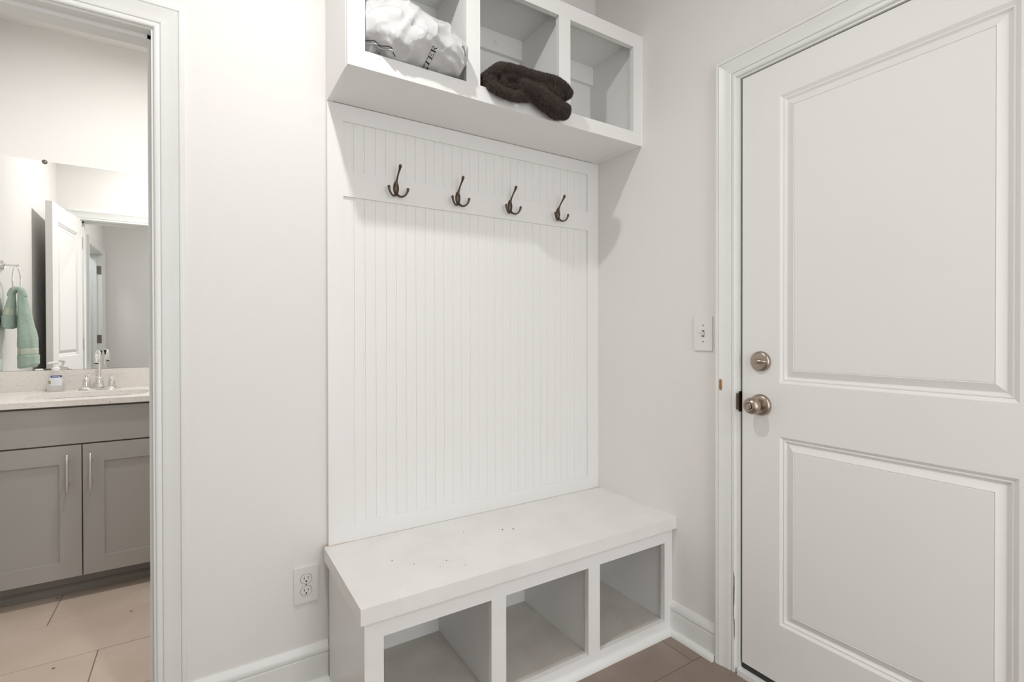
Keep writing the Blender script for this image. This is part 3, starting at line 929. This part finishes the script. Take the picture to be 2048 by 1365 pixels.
def place_flat(bm, ang, cx, cz_):
    ca, sa = math.cos(ang), math.sin(ang)
    bmesh.ops.subdivide_edges(bm, edges=bm.edges, cuts=1, use_grid_fill=True)
    for v in bm.verts:
        a, b = v.co.x, v.co.y
        v.co = Vector((cx + a * ca - b * sa, 0, cz_ + a * sa + b * ca))
    return bm
bm = serif_letters('TTER', .0155, .0005)
place_flat(bm, math.radians(78), .6120, 1.9990)
front_project(bm, bag_bvh)
obj('lettering', bm, M['ink'], bag)['label'] = 'black serif letters TTER running up the bag'
bm = serif_letters('G', .013, .003)
place_flat(bm, math.radians(70), .458, 2.0020)
front_project(bm, bag_bvh)
obj('lettering', bm, M['ink'], bag)['label'] = 'black serif letter G'
bm = bmesh.new()
vs = [(.699, 2.0705), (.702, 2.0725), (.722, 2.0545), (.719, 2.0525)]
for k in range(8):
    a, b = k / 8, (k + 1) / 8
    q = [bm.verts.new((vs[0][0] + (vs[3][0] - vs[0][0]) * t, 0, vs[0][1] + (vs[3][1] - vs[0][1]) * t)) if w_ == 0 else
         bm.verts.new((vs[1][0] + (vs[2][0] - vs[1][0]) * t, 0, vs[1][1] + (vs[2][1] - vs[1][1]) * t)) for w_, t in ((0, a), (0, b), (1, b), (1, a))]
    bm.faces.new(q)
front_project(bm, bag_bvh)
obj('print_mark', bm, M['ink'], bag)
# sealed seam: a thin dark edge running along the lower left front
pts = []
for k in range(49):
    t = k / 48
    x = .4215 + t * .085
    z = 2.0400 - .028 * t
    h = bag_bvh.ray_cast(Vector((x, 1.0, z)), Vector((0, 1, 0)))
    pts.append((x, (h[0].y if h[0] else 1.455) - .0016, z, .0013))
obj('seam_edge', tube(bmesh.new(), pts, 1, 8), M['ink'], bag, smooth=True)
pts = [(p[0] + .004, p[1] + .002, p[2] - .0065, .0030) for p in pts[:38]]
obj('seam_fold', tube(bmesh.new(), pts, 1, 8, flat=.5), M['baggrey'], bag, smooth=True)

# ------------------------------------------------------------------ brown plush blanket in the middle cubby
blk = thing('plush_blanket', 'folded dark brown ribbed plush blanket spilling over the middle overhead cubby edge', 'blanket', (.97, 1.52, 2.0045))
def path(p, n): return spline([(a, 0, b, r) for a, b, r in p], n)
layers = [
    # (x, z, r) points, y front, y back
    (path([(1.140, 2.046, .020), (1.112, 2.062, .024), (1.085, 2.070, .024), (1.066, 2.072, .020), (1.04, 2.068, .026), (.98, 2.070, .021), (.92, 2.073, .019), (.865, 2.066, .018), (.828, 2.038, .018), (.836, 2.004, .018), (.870, 1.986, .017), (.920, 1.984, .018), (.965, 1.996, .021)], 9), 1.425, 1.60),
    (path([(1.00, 2.052, .018), (.95, 2.053, .013), (.905, 2.052, .012), (.878, 2.043, .0115), (.869, 2.029, .011), (.878, 2.018, .010)], 9), 1.435, 1.58),
    (path([(.950, 2.020, .026), (1.000, 2.010, .031), (1.045, 1.992, .034), (1.085, 1.976, .035), (1.112, 1.972, .031)], 9), 1.408, 1.47),
    (path([(.86, 2.03, .025), (.95, 2.03, .025), (1.04, 2.035, .028), (1.09, 2.035, .025)], 7), 1.54, 1.62),
]
bm = bmesh.new()
for pts, yf, yb in layers:
    for s in pts:
        x, _, z, r = s
        sh = -.018 * max(0, min(1, (x - .84) / .25))      # comes further out to the right
        y = yf + r + sh
        if x < .84: y += (.84 - x) * 1.6
        while y <= yb:
            zz = z; xx = x
            if y + r > 1.468:
                zz = max(z, 2.006 + r); xx = max(.812 + r, min(1.124 - r, x)) if y + r > 1.466 and y - r < 1.50 else max(.80 + r, min(1.135 - r, x))
            if y + r > 1.468 and zz > z + .02 and y < 1.50: pass
            bmesh.ops.create_icosphere(bm, subdivisions=2, radius=r, matrix=Matrix.Translation((xx, y, zz)))
            y += .021
me = bpy.data.meshes.new('blanket_body'); bm.to_mesh(me); bm.free()
tmp = bpy.data.objects.new('blanket_tmp', me); COL.objects.link(tmp)
mo = tmp.modifiers.new('r', 'REMESH'); mo.mode = 'VOXEL'; mo.voxel_size = .0036
mo = tmp.modifiers.new('s', 'SMOOTH'); mo.factor = .5; mo.iterations = 3
dg = bpy.context.evaluated_depsgraph_get()
me2 = bpy.data.meshes.new_from_object(tmp.evaluated_get(dg))
bpy.data.objects.remove(tmp)
bm = bmesh.new(); bm.from_mesh(me2); bpy.data.meshes.remove(me2)
bm.normal_update()
newco = {}
for v in bm.verts:
    c = v.co
    rib = math.sin((c.x * .85 + c.z * .5) * 2 * math.pi / .0095 + noise.noise(c * 25) * 2.5)
    amt = .0021 * rib + noise.noise(c * 38) * .0028 + noise.noise(c * 90) * .0012
    newco[v] = c + v.normal * amt
for v, c in newco.items():
    if c.y > 1.466: c.z = max(c.z, 2.0045)
    elif c.z < 2.006: c.y = min(c.y, 1.4665)
    if c.y > 1.466: c.x = max(.8035 if c.y < 1.492 else .7965, min(1.1315 if c.y < 1.492 else 1.1395, c.x))
    v.co = c
bm.normal_update()
# short pile
pile = bmesh.new()
rp = random.Random(5)
bm.faces.ensure_lookup_table()
for f in bm.faces:
    c0 = f.calc_center_median()
    if c0.y > 1.56: continue
    n_ = f.normal
    if n_.y > .5: continue
    for _ in range(2 if c0.y < 1.50 else 1):
        ws = [rp.random() for _ in f.verts]; sw_ = sum(ws)
        c = sum((v.co * w_ for v, w_ in zip(f.verts, ws)), Vector()) / sw_
        d = (n_ + Vector((rp.gauss(0, .45), rp.gauss(0, .3) - .1, rp.gauss(0, .45) - .35))).normalized()
        L = rp.uniform(.0028, .0055)
        tip = c + d * L
        if tip.y > 1.4685 and (tip.z < 2.0045 or not (.8025 < tip.x < 1.1325)): continue
        if tip.y > 1.4685 and tip.z < 2.0045: continue
        s_ = d.cross(Vector((rp.random() - .5, rp.random() - .5, rp.random() - .5))).normalized() * .00055
        s2 = d.cross(s_).normalized() * .00055
        a = pile.verts.new(c + s_); b = pile.verts.new(c - s_ * .5 + s2); e = pile.verts.new(c - s_ * .5 - s2); t_ = pile.verts.new(tip)
        pile.faces.new((a, b, t_)); pile.faces.new((b, e, t_)); pile.faces.new((e, a, t_))
bb = obj('blanket_body', bm, M['plush'], blk, smooth=True)
o = obj('pile', pile, M['pile'], blk); o['kind'] = 'stuff'

# ------------------------------------------------------------------ bathroom vanity
VX0, VX1, VM = XL + .003, .020, -.443
YV = 2.905       # carcass face frame front; doors sit proud
van = thing('vanity_cabinet', 'taupe shaker vanity cabinet with two doors and bar pulls, under the counter', 'cabinet', ((VX0 + VX1) / 2, 3.18, 0))
obj('side_panel', B(VX0, VX0 + .018, YV, YM - .002, .0, .855), M['vanity'], van)
obj('side_panel', B(VX1 - .018, VX1, YV, YM - .002, .0, .855), M['vanity'], van)
bm = bmesh.new()
box(bm, VX0 + .018, VX1 - .018, YV, YV + .019, .095, .130); box(bm, VX0 + .018, VX1 - .018, YV, YV + .019, .820, .855); box(bm, VX0 + .018, VX1 - .018, YV, YV + .019, .670, .700)
box(bm, VM - .022, VM + .022, YV + .001, YV + .019, .13, .67)
obj('face_frame', bm, M['toe'], van)
boxo('bottom_panel', M['vanity'], van, VX0 + .018, VX1 - .018, YV + .019, YM - .01, .095, .110, bevel=0)
boxo('toe_kick', M['toe'], van, VX0 + .018, VX1 - .018, 2.975, 2.99, 0, .095, bevel=0)
bm = extrude_profile(bmesh.new(), [(0, 0), (0, .012), (.028, .012), (.036, .006), (.040, 0)], lambda p, q: VX0 + .018, lambda p, q: VX1 - .018, lambda s, p, q: (s, 2.975 - q, p))
auto_smooth(obj('toe_molding', bm, M['toe'], van), 30)
fV = on_y(YV - .001, -1)
boxo('false_drawer_front', M['vanity'], van, VX0 + .004, VX1 - .004, YV - .020, YV - .001, .6885, .8475, bevel=.0015)
SHK = [(0, 0), (.0015, -.008), (.0016, -.008)]
for a, b, hx in ((VX0 + .004, VM - .002, -.488), (VM + .0025, VX1 - .004, -.410)):
    fVo = lambda s, t, z: (s, YV - .020 - t, z)
    z0, z1 = .0995, .6815
    dt = struct_empty('cabinet_door', ((a + b) / 2, YV - .010, z0)); del dt['kind']
    dt.parent = van; dt.location = dt.location - van.location
    sw_ = .0745
    hole = (a + sw_, b - sw_, z0 + .073, z1 - .080)
    obj('stile', B(a, a + sw_, YV - .020, YV - .001, z0, z1), M['vanity'], dt, bevel=.0012)
    obj('stile', B(b - sw_, b, YV - .020, YV - .001, z0, z1), M['vanity'], dt, bevel=.0012)
    obj('rail', B(a + sw_, b - sw_, YV - .0198, YV - .001, z0, z0 + .073), M['vanity'], dt, bevel=.0010)
    obj('rail', B(a + sw_, b - sw_, YV - .0198, YV - .001, z1 - .080, z1), M['vanity'], dt, bevel=.0010)
    obj('panel', B(a + sw_ - .004, b - sw_ + .004, YV - .0125, YV - .004, z0 + .069, z1 - .076), M['vanity'], dt)
    bm = bmesh.new()
    tube(bm, [(hx, YV - .055, .487, .006), (hx, YV - .055, .56, .006), (hx, YV - .055, .642, .006)], 2, 16)
    for z in (.516, .613):
        lathe(bm, [(.0045, .018), (.0045, .054)], (hx, YV, z), '-y', 12)
    obj('bar_pull', bm, M['brushed'], dt, smooth=True)

# counter with sink cut-out
ZK = .884; KT = .027
ctr = thing('vanity_countertop', 'speckled beige quartz counter with backsplash and undermount sink, on the vanity', 'countertop', (VM, 3.16, ZK - KT))
KX0, KX1, KY0, KY1 = XL + .001, .030, 2.868, YM - .001
SCX, SCY, SRX, SRY = VM, 3.105, .225, .150
bm = bmesh.new()
n = 72
def sup(a, rx, ry, e=.55):
    return (math.copysign(abs(math.cos(a)) ** e, math.cos(a)) * rx, math.copysign(abs(math.sin(a)) ** e, math.sin(a)) * ry)
def rect_pt(a):
    c, s = math.cos(a), math.sin(a)
    tx = ((KX1 - SCX) if c > 0 else (SCX - KX0)) / max(abs(c), 1e-9); ty = ((KY1 - SCY) if s > 0 else (SCY - KY0)) / max(abs(s), 1e-9)
    t = min(tx, ty); return (SCX + c * t, SCY + s * t)
angs = [2 * math.pi * i / n for i in range(n)]
for cx_, cy_ in ((KX0, KY0), (KX1, KY0), (KX1, KY1), (KX0, KY1)):
    angs.append(math.atan2(cy_ - SCY, cx_ - SCX) % (2 * math.pi))
angs = sorted(set(round(a, 5) for a in angs))
inner = []; outer = []; inb = []; outb = []
for a in angs:
    ix, iy = sup(a, SRX, SRY); ox_, oy_ = rect_pt(math.atan2(iy, ix)) if 0 else rect_pt(a)
    inner.append(bm.verts.new((SCX + ix, SCY + iy, ZK))); outer.append(bm.verts.new((ox_, oy_, ZK)))
    inb.append(bm.verts.new((SCX + ix, SCY + iy, ZK - KT))); outb.append(bm.verts.new((ox_, oy_, ZK - KT)))
N = len(angs)
for i in range(N):
    j = (i + 1) % N
    bm.faces.new((inner[i], inner[j], outer[j], outer[i])); bm.faces.new((inb[i], outb[i], outb[j], inb[j]))
    bm.faces.new((outer[i], outer[j], outb[j], outb[i])); bm.faces.new((inner[i], inb[i], inb[j], inner[j]))
bmesh.ops.recalc_face_normals(bm, faces=bm.faces)
obj('counter_slab', bm, M['quartz'], ctr, bevel=.0018)
boxo('backsplash', M['quartz'], ctr, KX0, KX1, YM - .019, YM - .0005, ZK + .0002, .987, bevel=.0015)
bm = bmesh.new()
pr = None
for k, (sc, z) in enumerate(((1.06, ZK - KT - .001), (1.0, ZK - KT - .001), (.97, ZK - .06), (.90, ZK - .12), (.75, ZK - .145), (.4, ZK - .150), (.08, ZK - .155))):
    rg = [bm.verts.new((SCX + sup(a, SRX * sc, SRY * sc)[0], SCY + sup(a, SRX * sc, SRY * sc)[1], z)) for a in angs]
    if pr:
        for i in range(N): bm.faces.new((pr[i], pr[(i + 1) % N], rg[(i + 1) % N], rg[i]))
    pr = rg
bm.faces.new(pr)
bmesh.ops.recalc_face_normals(bm, faces=bm.faces)
bmesh.ops.reverse_faces(bm, faces=bm.faces)
sk = obj('sink_basin', bm, M['porcelain'], ctr, smooth=True)
obj('drain', lathe(bmesh.new(), [(.022, 0), (.022, .004), (.015, .006), (0, .006)], (SCX, SCY, ZK - .156), 'z', 24), M['chrome'], sk, smooth=True)

# faucet
FX, FY = VM + .002, 3.335
fa = thing('bathroom_faucet', 'polished chrome two-handle arc faucet behind the sink', 'faucet', (FX, FY, ZK))
bm = bmesh.new()
n = 40
def ov(rx, ry, z):
    return [bm.verts.new((FX + sup(2 * math.pi * i / n, rx, ry, .6)[0], FY + sup(2 * math.pi * i / n, rx, ry, .6)[1], z)) for i in range(n)]
rs = [ov(.083, .029, ZK + .0003), ov(.083, .029, ZK + .003), ov(.079, .026, ZK + .008), ov(.074, .022, ZK + .015), ov(.071, .020, ZK + .0165)]
for a, b in zip(rs[:-1], rs[1:]):
    for i in range(n): bm.faces.new((a[i], a[(i + 1) % n], b[(i + 1) % n], b[i]))
bm.faces.new(rs[0][::-1]); bm.faces.new(rs[-1])
bmesh.ops.recalc_face_normals(bm, faces=bm.faces)
auto_smooth(obj('base_plate', bm, M['chrome'], fa), 40)
auto_smooth(obj('centre_body', lathe(bmesh.new(), [(.021, .015), (.021, .019), (.0185, .022), (.0178, .040), (.0165, .062), (.0140, .067), (.0085, .070)], (FX, FY, ZK), 'z', 36), M['chrome'], fa), 40)
bm = bmesh.new()
tube(bm, [(FX, FY, ZK + .066, .0075), (FX, FY, ZK + .11, .0075), (FX, FY, ZK + .150, .0078), (FX, FY - .010, ZK + .180, .0085), (FX, FY - .035, ZK + .196, .0095), (FX, FY - .062, ZK + .186, .0105), (FX, FY - .076, ZK + .165, .0115), (FX, FY - .078, ZK + .150, .0118)], 8, 20)
sp = obj('spout', bm, M['chrome'], fa, smooth=True)
bm = lathe(bmesh.new(), [(.0098, 0), (.0098, .004)], (FX, FY - .078, ZK + .137), 'z', 20)
obj('aerator', bm, M['black'], sp)
obj('lift_rod_cap', lathe(bmesh.new(), [(.003, .176), (.004, .190), (.0065, .196), (.006, .202), (0, .204)], (FX + .004, FY + .017, ZK), 'z', 16), M['black'], fa)
for s in (-1, 1):
    hx = FX + s * .0515
    hb = auto_smooth(obj('handle_body', lathe(bmesh.new(), [(.0185, .0160), (.0185, .0195), (.0165, .0215), (.0162, .036), (.0150, .050), (.0105, .060), (.006, .064), (.0045, .070), (.0060, .0735), (0, .0745)], (hx, FY, ZK), 'z', 32), M['chrome'], fa), 40)
    bm = bmesh.new()
    tube(bm, [(hx - s * .010, FY, ZK + .0745, .0045), (hx + s * .02, FY - .002, ZK + .0765, .0042), (hx + s * .062, FY - .006, ZK + .0775, .0030)], 6, 14)
    for v in bm.verts: v.co.z = ZK + .0765 + (v.co.z - ZK - .0765) * .6
    obj('lever', bm, M['chrome'], hb, smooth=True)

# soap dispenser
SX, SY = -.612, 3.345
so = thing('soap_dispenser', 'clear hand soap pump bottle with blue label, left of the chrome faucet', 'soap dispenser', (SX, SY, ZK))
bm = bmesh.new(); n = 40
def ov2(rx, ry, z):
    return [bm.verts.new((SX + sup(2 * math.pi * i / n, rx, ry, .85)[0], SY + sup(2 * math.pi * i / n, rx, ry, .85)[1], ZK + z)) for i in range(n)]
rs = [ov2(.026, .017, .0005), ov2(.0325, .020, .003), ov2(.0340, .021, .008), ov2(.0335, .021, .030), ov2(.0315, .0205, .055), ov2(.0285, .019, .078), ov2(.0235, .017, .094), ov2(.0165, .015, .103), ov2(.0135, .0135, .106)]
for a, b in zip(rs[:-1], rs[1:]):
    for i in range(n): bm.faces.new((a[i], a[(i + 1) % n], b[(i + 1) % n], b[i]))
bm.faces.new(rs[0][::-1]); bm.faces.new(rs[-1])
bmesh.ops.recalc_face_normals(bm, faces=bm.faces)
soap_bvh = BVHTree.FromBMesh(bm)
obj('bottle', bm, M['soap'], so, smooth=True)
pu = auto_smooth(obj('pump_collar', lathe(bmesh.new(), [(.0155, .104), (.0165, .107), (.0165, .118), (.013, .121), (.006, .123), (.0052, .142)], (SX, SY, ZK), 'z', 28), M['pump'], so), 40)
bm = bmesh.new()
tube(bm, [(SX + .006, SY + .005, ZK + .145, .0058), (SX - .008, SY - .006, ZK + .1455, .0052), (SX - .026, SY - .019, ZK + .1430, .0036)], 6, 14)
lathe(bm, [(.0095, .141), (.0098, .147), (.0075, .150), (0, .151)], (SX, SY, ZK), 'z', 24)
obj('pump_nozzle', bm, M['pump'], so, smooth=True)
def label_patch(cx_, cz_, w_, h_, off, round_=.3):
    bm = bmesh.new(); g = []
    for j in range(9):
        row = []
        for i in range(25):
            u, v = i / 24 * 2 - 1, j / 8 * 2 - 1
            k = 1 - round_ * (abs(v) ** 3)
            row.append(bm.verts.new((cx_ + u * w_ / 2 * k, 0, cz_ + v * h_ / 2)))
        g.append(row)
    for j in range(8):
        for i in range(24): bm.faces.new((g[j][i], g[j][i + 1], g[j + 1][i + 1], g[j + 1][i]))
    front_project(bm, soap_bvh, off)
    return bm
obj('clear_label', label_patch(SX + .002, ZK + .050, .050, .040, .0005, .15), M['whitelabel'], so)
bl = obj('brand_label', label_patch(SX + .004, ZK + .0755, .042, .0105, .0009, .12), M['bluelabel'], so); bl['label'] = 'dark blue label strip'
bm = text_bm('Softsoap', .0088, .0001)
for v in bm.verts: v.co = Vector((SX + .004 + v.co.x, 0, ZK + .0752 + v.co.y))
front_project(bm, soap_bvh, .0014)
obj('lettering', bm, M['pump'], so)
bm = text_bm('HAND SOAP', .0048, 0)
for v in bm.verts: v.co = Vector((SX + .006 + v.co.x, 0, ZK + .0635 + v.co.y))
front_project(bm, soap_bvh, .0010)
bm.free()
bm = blob(SX - .021, ZK + .048, .0048, .0085, lambda s, t, z: (s, t, z), 0, 0, 4, 18, .15)
bmesh.ops.remove_doubles(bm, verts=bm.verts, dist=1e-6)
front_project(bm, soap_bvh, .0011)
obj('fruit_print', bm, M['olive'], so)

# mirror
MX0, MX1, MZ0, MZ1 = XL + .004, .028, .9885, 2.056
mi = thing('wall_mirror', 'large frameless wall mirror standing on the backsplash over the vanity', 'mirror', ((MX0 + MX1) / 2, YM, MZ0))
bm = B(MX0, MX1, YM - .0058, YM - .0012, MZ0, MZ1)
obj('mirror_glass', bm, M['mirror'], mi)
bm = B(MX0 + .0005, MX1 - .0005, YM - .0012, YM - .0002, MZ0 + .0005, MZ1 - .0005)
obj('mirror_backing', bm, M['glassedge'], mi)
bm = lathe(bmesh.new(), [(.011, .0055), (.011, .008), (.007, .011), (0, .0115)], (-.664, YM, MZ1 - .003), '-y', 24)
obj('mirror_clip', bm, M['hinge'], mi, smooth=True)
for x in (-.69, -.655):
    bm = tube(bmesh.new(), [(x - .011, YM - .0125, MZ0 + .003, .0045), (x + .011, YM - .0125, MZ0 + .003, .0045)], 3, 10)
    obj('mirror_clip', bm, M['pump'] if x < -.68 else M['hinge'], mi, smooth=True)

# towel ring + towel on the left bathroom wall
RX, RY, RZ = XL, 3.115, 1.547
rg = thing('towel_ring', 'chrome towel ring with round rosette on left bathroom wall, seen in the mirror', 'towel ring', (RX, RY, RZ))
auto_smooth(obj('rosette', lathe(bmesh.new(), [(.027, .0004), (.027, .004), (.024, .010), (.016, .014), (.0085, .016)], (RX, RY, RZ), 'x', 32), M['chrome'], rg), 45)
bm = tube(bmesh.new(), [(RX + .012, RY, RZ, .0062), (RX + .03, RY, RZ, .0052), (RX + .055, RY, RZ, .0055), (RX + .064, RY, RZ, .0075)], 5, 16)
obj('arm', bm, M['chrome'], rg, smooth=True)
bm = bmesh.new()
rr = .072
cx_ = RX + .0585; czr = RZ - .0065 - rr
pts = [(cx_, RY + rr * math.sin(2 * math.pi * i / 60), czr + rr * math.cos(2 * math.pi * i / 60), .0036) for i in range(60)]
tube(bm, pts, closed=True, seg=12)
obj('ring', bm, M['chrome'], rg, smooth=True)

tw = thing('hand_towel', 'seafoam green terry hand towel draped through the towel ring, seen in the mirror', 'towel', (cx_, RY, 1.0))
ztop = czr - rr + .010
def towel_half(x_in, x_out, zb, wd, lob, seed):
    """one hanging half of the towel: closed lobed section lofted downwards, returns (body, band)"""
    parts = []
    NZ = 60; NA = 64
    for kind in (0, 1):
        bm = bmesh.new(); prr = None; first = None
        bz0, bz1 = zb + .068, zb + .108
        for j in range(NZ + 1):
            z = ztop + .004 - (ztop + .004 - zb) * j / NZ
            inband = bz0 <= z <= bz1
            if kind == 1 and not (bz0 - .002 <= z <= bz1 + .002): continue
            t = j / NZ
            grow = min(1, .30 + 1.1 * t)
            bott = 1 + (.06 if z < bz0 else 0) + (.015 * math.sin(z * 60))
            if t > .97: bott *= .9
            hw = wd / 2 * grow * bott
            ho = (x_out - x_in) * (grow ** .8) * bott
            pinch = .95 if kind == 0 and inband else 1.0
            if kind == 1: pinch = .975
            rg_ = []
            for k in range(NA):
                a = 2 * math.pi * k / NA
                c_, s_ = math.cos(a), math.sin(a)
                lobe = 1 + .16 * math.cos(lob * a + seed) + .05 * math.cos(2 * lob * a + t * 3)
                yy = RY + math.copysign(abs(s_) ** .8, s_) * hw * lobe * pinch
                xx = (x_in if x_out > x_in else x_in) + ho * (.5 + .5 * math.copysign(abs(c_) ** .75, c_) * (.9 + .1 * lobe) * pinch)
                nn = noise.noise(Vector((xx * 40, yy * 40, z * 22 + seed))) * .0022
                rg_.append(bm.verts.new((xx + nn, yy + nn, z + (.004 * math.sin(a * 2 + 1) if t > .9 else 0))))
            if prr:
                for k in range(NA): bm.faces.new((prr[k], prr[(k + 1) % NA], rg_[(k + 1) % NA], rg_[k]))
            else: first = rg_
            prr = rg_
        bm.faces.new(first[::-1]); bm.faces.new(prr)
        bmesh.ops.recalc_face_normals(bm, faces=bm.faces)
        parts.append(bm)
    return parts
a, b = towel_half(cx_ + .004, cx_ + .082, .992, .135, 3, 1.0)
obj('long_fold', a, M['towel'], tw, smooth=True); obj('woven_band', b, M['towelband'], tw, smooth=True)
a, b = towel_half(cx_ - .004, RX + .006, 1.205, .125, 3, 2.4)
obj('short_fold', a, M['towel'], tw, smooth=True); obj('woven_band', b, M['towelband'], tw, smooth=True)
bm = bmesh.new()
tube(bm, [(cx_ - .022, RY, ztop - .02, .016), (cx_ - .012, RY, ztop + .006, .016), (cx_ + .002, RY, ztop + .013, .015), (cx_ + .018, RY, ztop + .005, .017), (cx_ + .028, RY, ztop - .022, .017)], 6, 20)
for v in bm.verts: v.co.y = RY + (v.co.y - RY) * 1.7
obj('ring_fold', bm, M['towel'], tw, smooth=True)

# ------------------------------------------------------------------ ceiling fixtures that carry the bulbs
def ceiling_light(label, x, y, z, r):
    """thin flush fixture: canopy on the ceiling and a shallow lamp head whose open face is the glowing disc"""
    t = thing('ceiling_light', label, 'ceiling light', (x, y, z))
    obj('canopy', lathe(bmesh.new(), [(r + .03, 0), (r + .028, -.008), (r + .015, -.012), (0, -.012)], (x, y, H - .0005), 'z', 48), M['brushed'], t, smooth=True)
    obj('lamp_head', lathe(bmesh.new(), [(r, .003), (r + .004, .004), (r + .006, H - .013 - z), (0, H - .013 - z)], (x, y, z), 'z', 40), M['pump'], t, smooth=True)
ceiling_light('small round flush ceiling light in the hall, before the bathroom doorway', .17, .96, 2.69, .034)
ceiling_light('small round flush ceiling light inside the bathroom', -.10, 2.52, 2.68, .044)
ceiling_light('added wide round flush fill light near the added window behind the hall', .75, -1.1, 2.60, .18)  # fixture added to carry the rear fill lamp
ceiling_light('wide round flush ceiling light in the side room left of the hall', -1.45, .25, 2.60, .155)
